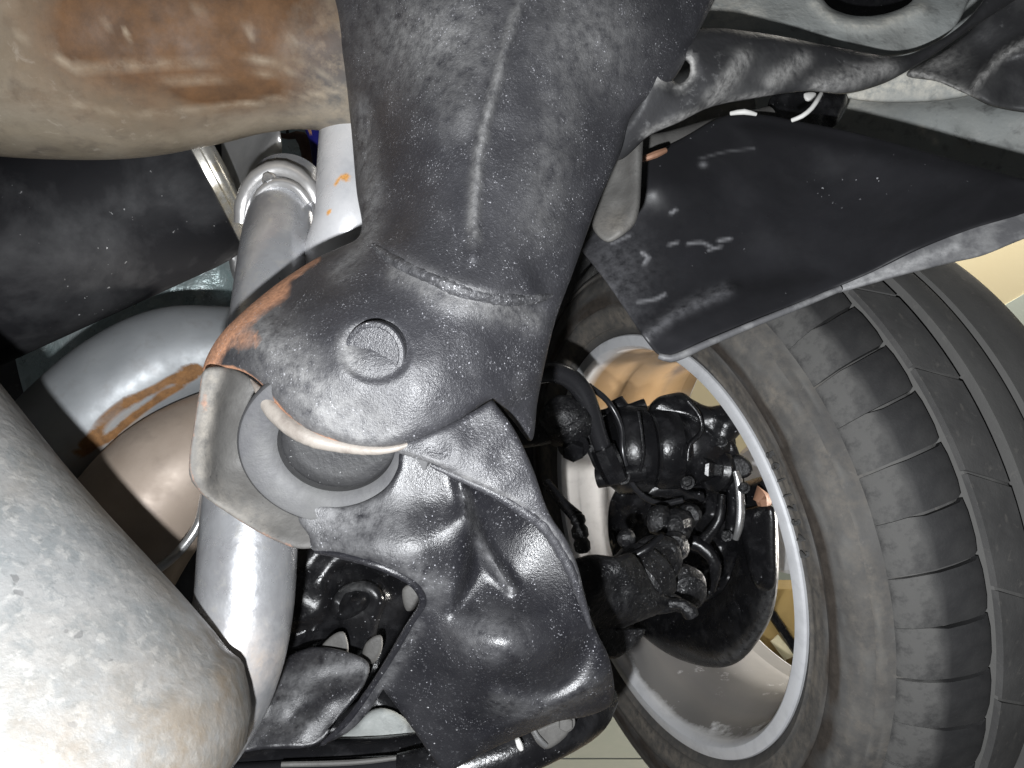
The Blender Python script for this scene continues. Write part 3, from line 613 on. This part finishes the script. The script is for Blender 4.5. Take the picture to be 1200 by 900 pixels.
pale = .8 * ((tt > .055) & (tt < .30)) * (.5 + .5 * np.clip(np.sin(tt * 230), -1, 1))
rust = front * 1.0 * np.exp(-((rr - .264) / .009) ** 2); dust = np.maximum(dust, front * 1.0 * np.exp(-((rr - .275) / .011) ** 2 - ((aa - 37) / 4) ** 2))
pol = lambda fa, fr, z: np.array([mnoise.noise((math.cos(math.radians(a)) * fa, math.sin(math.radians(a)) * fa, r * fr + z)) for a, r in zip(aa, rr)])
n1, n2, n3 = pol(7, 160, 0), pol(30, 90, 7), pol(16, 300, 3)
dust = np.clip(dust * (1.0 + 1.1 * n1) + front * .7 * np.clip(n2 - .12, 0, 1), 0, 1.4)
rust = rust * np.clip(.9 + .9 * n1, 0, 1.3)
pale = np.maximum(pale, front * np.clip((n3 - .12) * 2.2, 0, .8) * (rr > .268))
tyre = obj('tyre', V, F, m_tyre, wheel, {'dust': dust, 'rust': rust, 'pale': pale}, True, 60)
# shoulder blocks with deep slots between them
def block_vf(th0, th1, close, n=5):
    ts = [.0050, .0105, .0180, .0280, .0400, .0520, .0562]
    rs = [.3060, .3150, .3232, .3298, .3352, .3388, .3380]
    top = []; bot = []; th_end = th1
    for j, (t, r) in enumerate(zip(ts, rs)):
        for i in range(n):
            w = i / (n - 1); th1 = th_end - (gap if j >= 3 else close * gap) ; skew = .030 * (j / 6.0) ** 1.3 - .012
            e = .0012 if i in (0, n - 1) else 0
            top.append(cyl_pt(r - e, th0 + (th1 - th0) * w + skew, t)); bot.append(cyl_pt(r - .0060, th0 + (th1 - th0) * w + skew, t + .001))
    m = len(ts); F = []
    for j in range(m - 1):
        for i in range(n - 1): F.append([j * n + i, j * n + i + 1, (j + 1) * n + i + 1, (j + 1) * n + i])
    N = m * n; ring = [i for i in range(n)] + [j * n + n - 1 for j in range(1, m)] + [(m - 1) * n + i for i in range(n - 2, -1, -1)] + [j * n for j in range(m - 2, 0, -1)]
    F += [[ring[(k + 1) % len(ring)], ring[k], ring[k] + N, ring[(k + 1) % len(ring)] + N] for k in range(len(ring))]
    tw = np.array([t for t in ts for _ in range(n)])
    d = np.clip(1.0 - (tw - .0175) / .006, 0, 1) * 1.3
    return np.array(top + bot), F, np.r_[d, d]
pitch = math.radians(6.923); gap = math.radians(.52)
prot = []
for k in range(52):
    if k < 2:
        bv, bf, bd = block_vf(0, pitch, (.12, .75)[k])
        b = obj('tread_block', bv, bf, m_tread, tyre, {'dust': bd}, True, 50); prot.append(b)
    else:
        b = prot[k % 2].copy(); COL.objects.link(b); b.parent = tyre
    b.matrix_local = Matrix.Rotation(math.radians(-2.0 - 60) + k * pitch, 4, Vector(WA))
# blocks of the second row, cut by short slots
def rib_vf(t0, t1, th0, th1, r, n=4):
    V = []; 
    for rr_ in (r, r - .006):
        for j in range(3):
            for i in range(n):
                w = i / (n - 1); V.append(cyl_pt(rr_ - (.0009 if rr_ == r and (i in (0, n - 1) or j != 1) else 0), th0 + (th1 - th0) * w - .05 * j / 2, t0 + (t1 - t0) * j / 2))
    F = []; N = 3 * n
    for j in range(2):
        for i in range(n - 1): F.append([j * n + i, j * n + i + 1, (j + 1) * n + i + 1, (j + 1) * n + i])
    ring = list(range(n)) + [n + n - 1] + [2 * n + i for i in range(n - 1, -1, -1)] + [n]
    F += [[ring[(k + 1) % len(ring)], ring[k], ring[k] + N, ring[(k + 1) % len(ring)] + N] for k in range(len(ring))]
    return np.array(V), F
bv, bf = rib_vf(.0625, .0995, 0, pitch * 2 - math.radians(.5), .3432, 8)
rb0 = None
for k in range(26):
    if rb0 is None: rb0 = obj('rib_block', bv, bf, m_tyre, tyre, None, True, 50); b = rb0
    else: b = rb0.copy(); COL.objects.link(b); b.parent = tyre
    b.matrix_local = Matrix.Rotation(math.radians(1.3 - 60) + k * 2 * pitch, 4, Vector(WA))

rprof = [(.2245, .0015), (.2248, -.0015), (.2238, -.0034), (.2215, -.0040), (.2130, -.0030), (.2110, -.001), (.2085, .006), (.2070, .020), (.2040, .0265), (.2030, .045), (.1990, .060), (.1925, .072), (.1910, .100), (.1955, .125), (.2010, .150), (.2060, .165), (.2140, .178), (.2240, .186), (.2240, .192), (.2100, .190),
         (.2080, .186), (.2060, .150), (.1985, .12), (.1975, .09), (.2060, .05), (.2120, .012)]
V, F = wl(rprof, 160)
rel = V - WC; tt = rel @ WA; aa = np.degrees(np.arctan2(rel @ WV, rel @ WU)); rr = np.hypot(rel @ WU, rel @ WV)
inner = ((tt > .008) & (rr < .2085)).astype(float)
pale = inner * np.clip(1.3 * np.exp(-((aa - 112) / 36) ** 4), 0, 1); rust = inner * np.exp(-((tt - .13) / .035) ** 2) * .62 * np.exp(-((aa - 112) / 40) ** 2); dust = inner * np.clip(.5 * np.exp(-((aa - 90) / 26) ** 2) + 2.6 * np.exp(-((aa + 98) / 50) ** 4), 0, 2.6)  # barrel tinted tan above with dark smudges, even darker grey along the bottom
rim = obj('rim', V, F, m_rim, wheel, {'rust': rust, 'dust': dust, 'pale': pale}, True, 30)
parts = [lathe_vf(WC, WA, [(.03, .168), (.072, .165), (.078, .172), (.078, .186), (.03, .19)], 40, refdir=WU)]
lathe('hub_face', WC, WA, [(.03, .166), (.072, .162), (.078, .168), (.078, .186), (.03, .19)], m_rim, rim, 40)
for k in range(5):
    th = math.radians(20 + 72 * k); V = []
    for r, hw, t0 in ((.07, .024, .162), (.12, .020, .158), (.17, .022, .156), (.2055, .032, .152)):
        c = cyl_pt(r, th, t0); sd = -math.sin(th) * WU + math.cos(th) * WV
        V += [c - sd * hw * .7, c + sd * hw * .7, c + sd * hw + WA * .028, c - sd * hw + WA * .028]
    F = [[0, 1, 2, 3], [12, 13, 14, 15]] + [[4 * i + j, 4 * i + (j + 1) % 4, 4 * i + 4 + (j + 1) % 4, 4 * i + 4 + j] for i in range(3) for j in range(4)]
    obj('spoke', V, F, m_rim, rim, None, True, 30)
# raised marks moulded near the bead
def letter(ch, r, ang, size):
    cu = bpy.data.curves.new('mark', 'FONT'); cu.body = ch; cu.size = size; cu.extrude = .0010; cu.align_x = 'CENTER'; cu.align_y = 'CENTER'
    to = bpy.data.objects.new('mark', cu); COL.objects.link(to)
    dg = bpy.context.evaluated_depsgraph_get(); me = to.evaluated_get(dg).to_mesh()
    v = [x.co.copy() for x in me.vertices]; f = [list(p.vertices) for p in me.polygons]
    to.evaluated_get(dg).to_mesh_clear(); bpy.data.objects.remove(to); bpy.data.curves.remove(cu)
    th = math.radians(ang); er = math.cos(th) * WU + math.sin(th) * WV; et = -math.sin(th) * WU + math.cos(th) * WV
    c = WC + er * r + WA * (-.0114)
    return np.array([c + er * x.y + (-et) * x.x - WA * x.z for x in v]), f
marks = [('5', 28.1), ('0', 25.7), ('I', 23.0), ('I', 20.0), ('7', 17.6), ('3', 14.9), ('4', 12.0), ('2', 9.0)]
obj('sidewall_lettering', *merge([letter(c, .2435, a, .0125) for c, a in marks]), m_tyre, tyre, None, False)

# ------------------------------------------------------------------ brake and hub
bk = empty('brake_assembly', U(800, 600, .74), 'oily black brake and hub carrier inside the wheel', 'brake')
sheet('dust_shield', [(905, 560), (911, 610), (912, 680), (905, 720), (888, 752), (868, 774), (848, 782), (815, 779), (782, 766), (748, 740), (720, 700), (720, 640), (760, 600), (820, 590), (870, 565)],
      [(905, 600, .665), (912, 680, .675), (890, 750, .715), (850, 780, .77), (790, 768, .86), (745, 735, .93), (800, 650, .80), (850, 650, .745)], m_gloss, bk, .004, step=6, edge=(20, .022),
      feats=[('wob', .003, 40), ('dish', 800, 660, 60, 70, .02, .5)], paint={'dust': [('line', [(904, 600), (905, 680), (890, 740), (866, 766), (846, 774)], 10, .7), ('line', [(890, 605), (893, 670)], 6, .8)]})  # pale lines paint the lit look of the rolled rim
sheet('bracket_wall', [(862, 604), (884, 594), (905, 592), (910, 640), (906, 690), (888, 690), (870, 640)], [(865, 600, .68), (900, 596, .655), (900, 690, .66)], m_gloss, bk, .005, step=6, edge=(12, .008))
caliper = empty('brake_caliper', U(770, 525, .7), 'glossy black barrel shaped caliper housing at the top of the brake', 'caliper')
c0, c1 = U(716, 528, .70), U(850, 520, .72); d_ = (c1 - c0); Ld = np.linalg.norm(d_); d_ /= Ld
lathe('housing', c0, d_, [(.014, -.006), (.034, -.002), (.041, .006), (.043, .016), (.043, .030), (.039, .034), (.0385, .037), (.041, .041), (.042, .052), (.042, .058), (.038, .063), (.037, .067), (.039, .072), (.038, .095), (.030, .112), (.018, .116)], m_gloss, caliper, 56)
tube('nipple', [(700, 560, .675, .0095), (722, 556, .67, .010), (738, 553, .67, .0105), (752, 551, .672, .012)], m_gloss, caliper, n=20)
sheet('lug', [(760, 478), (770, 466), (782, 462), (800, 460), (812, 468), (830, 476), (850, 474), (866, 480), (872, 500), (850, 520), (800, 490), (770, 488)], [(765, 480, .69), (800, 462, .69), (866, 482, .67), (850, 515, .67)], m_gloss, caliper, .01, step=5, edge=(8, .01), feats=[('wob', .004, 20)])
tube('bleed_stub', [(700, 488, .71, .006), (716, 484, .71, .006), (722, 478, .705, .0085), (727, 474, .705, .0085), (733, 480, .70, .006), (756, 474, .70, .006)], m_gloss, caliper, n=16)
hosep = empty('brake_hose', U(670, 480, .66), 'black brake hose arching down to the caliper beside the subframe', 'hose')
tube('hose', [(610, 444, .62, .009), (642, 436, .63, .009), (664, 441, .635, .009), (682, 458, .64, .009), (693, 484, .645, .0085), (702, 512, .65, .008), (712, 540, .655, .008)], m_hose, hosep, n=22)
tube('fitting', [(706, 525, .648, .011), (716, 548, .65, .0115), (722, 562, .652, .010)], m_gloss, hosep, n=8, sharp=20)
link = empty('toe_link', U(670, 500, .64), 'short black link with a greasy ball joint behind the subframe edge', 'link')
tube('rod', [(590, 516, .64, .0085), (625, 512, .64, .0085), (655, 505, .645, .009)], m_crust, link, n=20)
lathe('ball_joint', U(662, 492, .645), (-.3, -.7, .6), [(.016, -.02), (.022, -.012), (.024, 0), (.021, .008), (.015, .010), (.017, .013), (.012, .020), (.008, .022)], m_crust, link, 36)
sheet('link_plate', [(655, 470), (680, 468), (698, 500), (708, 530), (712, 548), (700, 552), (684, 525), (664, 522), (650, 500)], [(660, 475, .665), (690, 490, .66), (706, 545, .66), (660, 515, .665)], m_crust, link, .006, step=5, edge=(6, .005), feats=[('wob', .004, 14)])
obj('nut', *hexbolt_vf(U(672, 522, .64), (-.1, -.8, -.5), .010, .012), m_gloss, link)

sheet('carrier_web', [(736, 560), (800, 550), (850, 560), (868, 600), (862, 660), (840, 700), (790, 710), (740, 690), (715, 640), (716, 585)], [(740, 570, .745), (850, 570, .72), (850, 680, .73), (760, 690, .78), (790, 630, .76)], m_gloss, bk, .008, step=6, edge=(10, .012),
      feats=[('wob', .016, 26), ('wob', .008, 11, 5.)])
sheet('carrier_ear', [(815, 545), (822, 520), (838, 508), (856, 512), (866, 530), (872, 560), (868, 600), (862, 628), (850, 632), (852, 590), (846, 560), (830, 560)], [(820, 545, .69), (845, 512, .685), (868, 560, .68), (855, 630, .69)], m_gloss, bk, .012, step=5, edge=(7, .008), feats=[('wob', .004, 18)])
hb = obj('slide_bolt', *merge([lathe_vf(U(836, 550, .688), (-.8, -.6, .1), [(.019, -.01), (.021, -.004), (.020, 0), (.015, .004)], 28), lathe_vf(U(836, 550, .688), (-.8, -.6, .1), [(.010, 0), (.010, .010), (.012, .012), (.012, .02), (.009, .022)], 6)]), m_gloss, bk)
tube('sensor_wire', [(862, 552, .672, .0024), (866, 566, .670, .0030), (868, 600, .668, .0030), (866, 618, .668, .0028), (862, 632, .672, .0022)], m_zinc, bk, n=10, squash=(1, 1.3))
sheet('wire_clip', [(852, 540), (864, 532), (878, 540), (882, 552), (874, 560), (860, 558)], [(855, 542, .68), (880, 550, .67), (865, 558, .675)], m_crust, bk, .008, step=4, edge=(5, .005))
tube('grease_streak', [(752, 582, .70, .007), (768, 572, .70, .009), (790, 574, .70, .008), (806, 582, .70, .006), (824, 582, .70, .005)], m_gloss, bk, n=14, rough=.1)
tube('copper_tab', [(887, 588, .655, .004), (893, 578, .655, .008), (896, 592, .655, .006)], m_copper, bk, n=8)

la = empty('lateral_link', U(740, 690, .6), 'rough black lower link joining the control arm to the hub carrier', 'link')
sheet('arm_plate', [(664, 664), (690, 650), (722, 652), (740, 648), (770, 690), (792, 706), (778, 716), (740, 732), (712, 742), (690, 738), (672, 720)], [(668, 690, .52), (700, 655, .528), (700, 690, .515), (735, 690, .535), (780, 708, .56), (715, 738, .54)], m_crust, la, .02, step=5, edge=(14, .012), feats=[('wob', .005, 26), ('ridge', [(720, 655), (745, 690), (772, 715)], 8, .006)])
e0, e1 = U(724, 668, .60), U(772, 690, .585)
lathe('end_bush', U(760, 668, .60), U(790, 640, .63) - U(745, 690, .585), [(.009, -.032), (.024, -.030), (.027, -.026), (.027, -.004), (.024, 0), (.020, .002), (.020, .018), (.016, .022), (.008, .024)], m_crust, la, 40)
sheet('flange', [(724, 656), (742, 640), (758, 628), (790, 632), (800, 660), (784, 690), (800, 702), (796, 714), (770, 720), (740, 716), (726, 690)], [(730, 655, .585), (790, 640, .60), (795, 705, .575), (740, 712, .565)], m_crust, la, .008, step=5, edge=(6, .005), feats=[('wob', .006, 18), ('ridge', [(735, 650), (752, 690), (768, 714)], 7, .008)])
tube('clip_strap', [(724, 660, .575, .0025), (742, 652, .572, .003), (760, 642, .572, .003), (776, 628, .578, .0025)], m_gloss, la, n=10)
for (x, y, d, r) in ((734, 632, .60, .008), (776, 610, .64, .014), (795, 618, .64, .016), (808, 604, .65, .011), (790, 640, .62, .013)):
    lathe('lump', U(x, y, d), (RNG.normal(), -1.5, RNG.normal()), [(r * .3, -r), (r * .8, -r * .7), (r, -r * .1), (r * .9, r * .3), (r * .5, r * .55), (r * .35, r * .5), (r * .3, r * .7)], m_crust, la, 14)
lathe('ball', U(800, 690, .62), (.2, -1, -.3), [(.008, -.016), (.018, -.010), (.021, 0), (.017, .010), (.008, .014)], m_crust, la, 32)
tube('pinch_bolt', [(784, 708, .565, .004), (800, 708, .563, .004), (808, 716, .562, .0065), (811, 722, .562, .0055)], m_crust, la, n=10)
sheet('gusset', [(690, 712), (716, 735), (756, 738), (748, 752), (735, 764), (716, 772)], [(692, 715, .53), (750, 740, .56), (718, 770, .55)], m_crust, la, .006, step=5, edge=(5, .004))

# small lines and clips round the hub carrier
tube('sensor_cable', [(690, 452, .66, .0028), (712, 470, .67, .0028), (728, 500, .668, .0028), (730, 530, .664, .0028), (744, 572, .668, .0028), (772, 590, .672, .0028), (800, 586, .672, .0028)], m_hose, bk, n=12)
tube('brake_line', [(806, 470, .672, .0022), (820, 488, .668, .0022), (822, 506, .667, .0022), (808, 522, .664, .0022), (806, 540, .664, .0022)], m_gloss, bk, n=10)
tube('spring_clip', [(748, 482, .655, .0016), (752, 508, .652, .0016), (754, 534, .652, .0016), (750, 552, .656, .0016)], m_gloss, bk, n=8)
tube('carrier_rib', [(800, 632, .70, .006), (822, 640, .695, .007), (838, 660, .69, .006), (834, 690, .70, .005)], m_gloss, bk, n=14, rough=.06)
tube('carrier_rib', [(846, 580, .69, .004), (842, 610, .685, .005), (826, 632, .69, .005)], m_gloss, bk, n=14, rough=.06)
for x, y, d, r in ((731, 560, .662, .006), (806, 566, .67, .006), (846, 518, .67, .005), (852, 628, .68, .005), (872, 572, .665, .005)):
    obj('bolt', *hexbolt_vf(U(x, y, d), (-.55, -1, .5), r * .8, r), m_crust, bk)

# dark boots between subframe and wheel
bt = empty('rubber_boot', U(680, 630, .52), 'small ribbed black rubber stop left of the white rim wall', 'rubber stop')
lathe('bellows', U(676, 602, .53), (U(684, 650, .52) - U(676, 602, .53)), [(.003, 0), (.0052, .002), (.0056, .006), (.0042, .008), (.006, .011), (.006, .016), (.0046, .018), (.006, .021), (.0055, .026), (.003, .028)], m_crust, bt, 24)
tube('stem', [(640, 566, .56, .004), (660, 590, .545, .004), (676, 606, .53, .005)], m_gloss, bt, n=12)
# ------------------------------------------------------------------ black splash flap above the tyre
fp_ = empty('splash_flap', U(900, 280, .62), 'black moulded plastic splash flap hanging above the tyre', 'splash guard')
sheet('panel', [(680, 292, 1), (705, 262), (735, 222), (762, 184), (800, 162), (850, 136), (890, 134), (935, 142), (1000, 155), (1100, 182), (1240, 222, 1), (1240, 232, 1), (1200, 250), (1140, 268), (1078, 292), (1020, 320), (968, 342), (900, 370), (840, 394), (784, 418), (772, 416), (756, 398), (736, 368), (710, 330)],
      [(690, 290, .575), (762, 190, .585), (860, 140, .60), (1000, 160, .57), (1230, 225, .50), (1080, 285, .505), (960, 335, .53), (784, 410, .52), (740, 370, .54), (850, 270, .57), (1000, 240, .55), (756, 395, .525)], m_flap, fp_, .004, step=3.2, edge=(5, .002),
      feats=[('wob', .006, 90), ('step', [(752, 400), (800, 366), (870, 338), (930, 328), (985, 322)], 6, -.008), ('ridge', [(756, 392), (800, 362), (860, 338)], 7, .004), ('blob', 775, 215, 30, 22, .006), ('step', [(1200, 210), (1000, 168), (900, 150), (850, 146)], 4, .006)],
      paint={'dust': [('line', [(760, 390), (800, 362), (850, 340)], 8, .7), ('spot', 720, 330, 40, 60, .5)], 'pale': [('line', [(806, 286), (822, 284), (836, 291)], 1.6, .4), ('line', [(752, 296), (760, 302), (755, 309)], 1.8, .6), ('line', [(820, 186), (850, 178), (884, 174)], 1.2, .15), ('spot', 824, 193, 4, 3, .4), ('line', [(784, 287), (794, 284)], 1.6, .4), ('line', [(842, 282), (856, 280)], 1.6, .5), ('line', [(716, 286), (738, 276)], 1.5, .3), ('line', [(748, 354), (770, 350), (779, 345)], 1.8, .4), ('line', [(830, 293), (845, 289)], 1.5, .4), ('line', [(786, 250), (792, 246)], 1.6, .5)]})
tube('rolled_lip', [(772, 417, .518, .0022), (786, 420, .5165, .0028), (830, 402, .518, .0026), (880, 381, .521, .0024), (940, 357, .524, .0024), (985, 338, .523, .0022)], m_fliplip, fp_, n=12)
sheet('flange', [(930, 356), (960, 338), (1015, 312), (1075, 284), (1140, 260), (1205, 240), (1245, 228, 1), (1245, 266, 1), (1200, 280), (1150, 300), (1115, 308), (1075, 318), (1045, 326), (1010, 336), (980, 344)],
      [(950, 350, .538), (1078, 290, .518), (1230, 238, .506), (1230, 268, .498), (1110, 308, .512), (980, 343, .53)], m_fliplip, fp_, .004, step=5, edge=(5, .003), feats=[('wob', .001, 40)], paint={'dust': [('line', [(980, 338), (1060, 312), (1120, 290)], 6, .6)]})
w1 = tube('white_wire', [(928, 141, .565, .0016), (940, 136, .56, .0018), (951, 127, .56, .0018), (958, 117, .562, .0018), (962, 110, .57, .0016)], m_wire, None, n=10)
tag(w1, 'thin white wire loop sticking up at the top edge of the black flap', 'wire')
w2 = tube('cable_tie', [(856, 133, .575, .0016), (872, 131, .57, .0022), (886, 134, .572, .0014)], m_wire, None, n=10)
tag(w2, 'short pale cable tie end lying on the top corner of the black flap', 'cable tie')

# ------------------------------------------------------------------ underbody at the upper right
ub = empty('car_body', U(1050, 70, .75), 'grey dirty car body panels at the upper right corner', 'car body')
sheet('strut_ring', [(800, -40, 1), (818, 30), (830, 36), (905, 42), (985, 60), (1040, 66), (1085, 56), (1120, 30), (1150, -40, 1)], [(820, 20, .60), (900, 30, .59), (990, 50, .585), (1080, 45, .595), (1130, 0, .61), (1000, -30, .63)], m_body, ub, .005, step=6, edge=(6, .006),
      holes=[[(962, -12), (970, 6), (990, 16), (1015, 19), (1045, 14), (1068, 2), (1074, -12), (1050, -24), (1000, -26)]], feats=[('wob', .006, 40), ('ridge', [(955, 0), (985, 24), (1030, 28), (1080, 8)], 9, .006)],
      paint={'dust': [('spot', 860, 15, 40, 18, .8), ('line', [(955, 5), (985, 26), (1030, 28), (1080, 8)], 6, .6)]})
sheet('ring_plate', [(930, -50), (1100, -50), (1100, 40), (930, 40)], [(940, 0, .70), (1090, 0, .70), (1010, 30, .70)], m_gloss, ub, .004, step=12)
sheet('body_panel', [(880, -40, 1), (1250, -40, 1), (1250, 260, 1), (1100, 220), (990, 180), (900, 160)], [(900, 130, .80), (1000, 120, .78), (1200, 120, .70), (1200, 215, .69), (1000, 170, .76), (1120, 160, .73)], m_body, ub, .004, step=8, feats=[('wob', .006, 60), ('step', [(1240, 130), (1140, 118), (1080, 116), (1000, 118)], 5, .016), ('ridge', [(1118, 150), (1138, 166)], 3, .006), ('ridge', [(988, 110), (975, 145)], 6, .008)],
      paint={'dust': [('line', [(1000, 112), (1060, 100), (1120, 95)], 16, .9), ('line', [(1078, 150), (1098, 168)], 3, .9)]})
sheet('wedge_pressing', [(985, 112), (1035, 96), (1070, 80), (1100, 92), (1136, 110), (1100, 118), (1050, 120), (1010, 118)], [(990, 112, .70), (1070, 82, .68), (1134, 110, .67), (1050, 116, .69)], m_body, ub, .004, step=6, edge=(5, .004), paint={'dust': [('line', [(1000, 112), (1060, 95), (1090, 100)], 18, 1.0), ('line', [(1066, 82), (1134, 110)], 6, 1.0)]})
sheet('sill_pressing', [(1062, 88), (1110, 58), (1150, 20), (1180, -40, 1), (1260, -40, 1), (1260, 138, 1), (1200, 132), (1160, 124), (1136, 112), (1100, 96)], [(1070, 86, .66), (1136, 112, .625), (1130, 60, .65), (1200, 40, .62), (1200, 125, .62), (1200, -20, .63)], m_bodydark, ub, .004, step=6, edge=(8, .006), feats=[('wob', .006, 40), ('ridge', [(1134, 112), (1150, 90), (1175, 64), (1205, 46)], 6, .008), ('ridge', [(1066, 82), (1100, 94), (1136, 112)], 5, .004)],
      paint={'dust': [('line', [(1066, 84), (1100, 95), (1136, 112)], 7, 1.0), ('line', [(1136, 110), (1155, 86), (1178, 62), (1205, 48)], 4, .9), ('spot', 1095, 70, 30, 18, .6)]})
sheet('harness_block', [(905, 112), (950, 106), (992, 112), (984, 142), (960, 158), (925, 150), (900, 136)], [(910, 120, .66), (985, 118, .68), (950, 150, .66)], m_gloss, ub, .01, step=5, edge=(6, .006), feats=[('wob', .008, 16)])
sheet('harness_clip', [(942, 110), (956, 109), (955, 118), (944, 118)], [(945, 112, .645), (955, 112, .645), (950, 117, .645)], m_wire, ub, .004, step=4)

# small things seen through the wheel
cd = empty('card_box', U(905, 730, 1.1), 'yellow cardboard box glimpsed through the wheel spokes', 'box')
b0, b1, b2, b3 = U(880, 690, 1.1), U(960, 690, 1.1), U(960, 800, 1.1), U(880, 800, 1.1)
slab('box_panel', [b3, b2, b1, b0], -.05, m_card, cd)
tube('strap', [(895, 705, 1.08, .007), (915, 735, 1.08, .007), (935, 765, 1.08, .007)], m_gloss, cd, n=8)
slab('label_patch', [U(903, 752, 1.085), U(912, 744, 1.085), U(932, 768, 1.085), U(920, 774, 1.085)], .002, m_card2, cd)
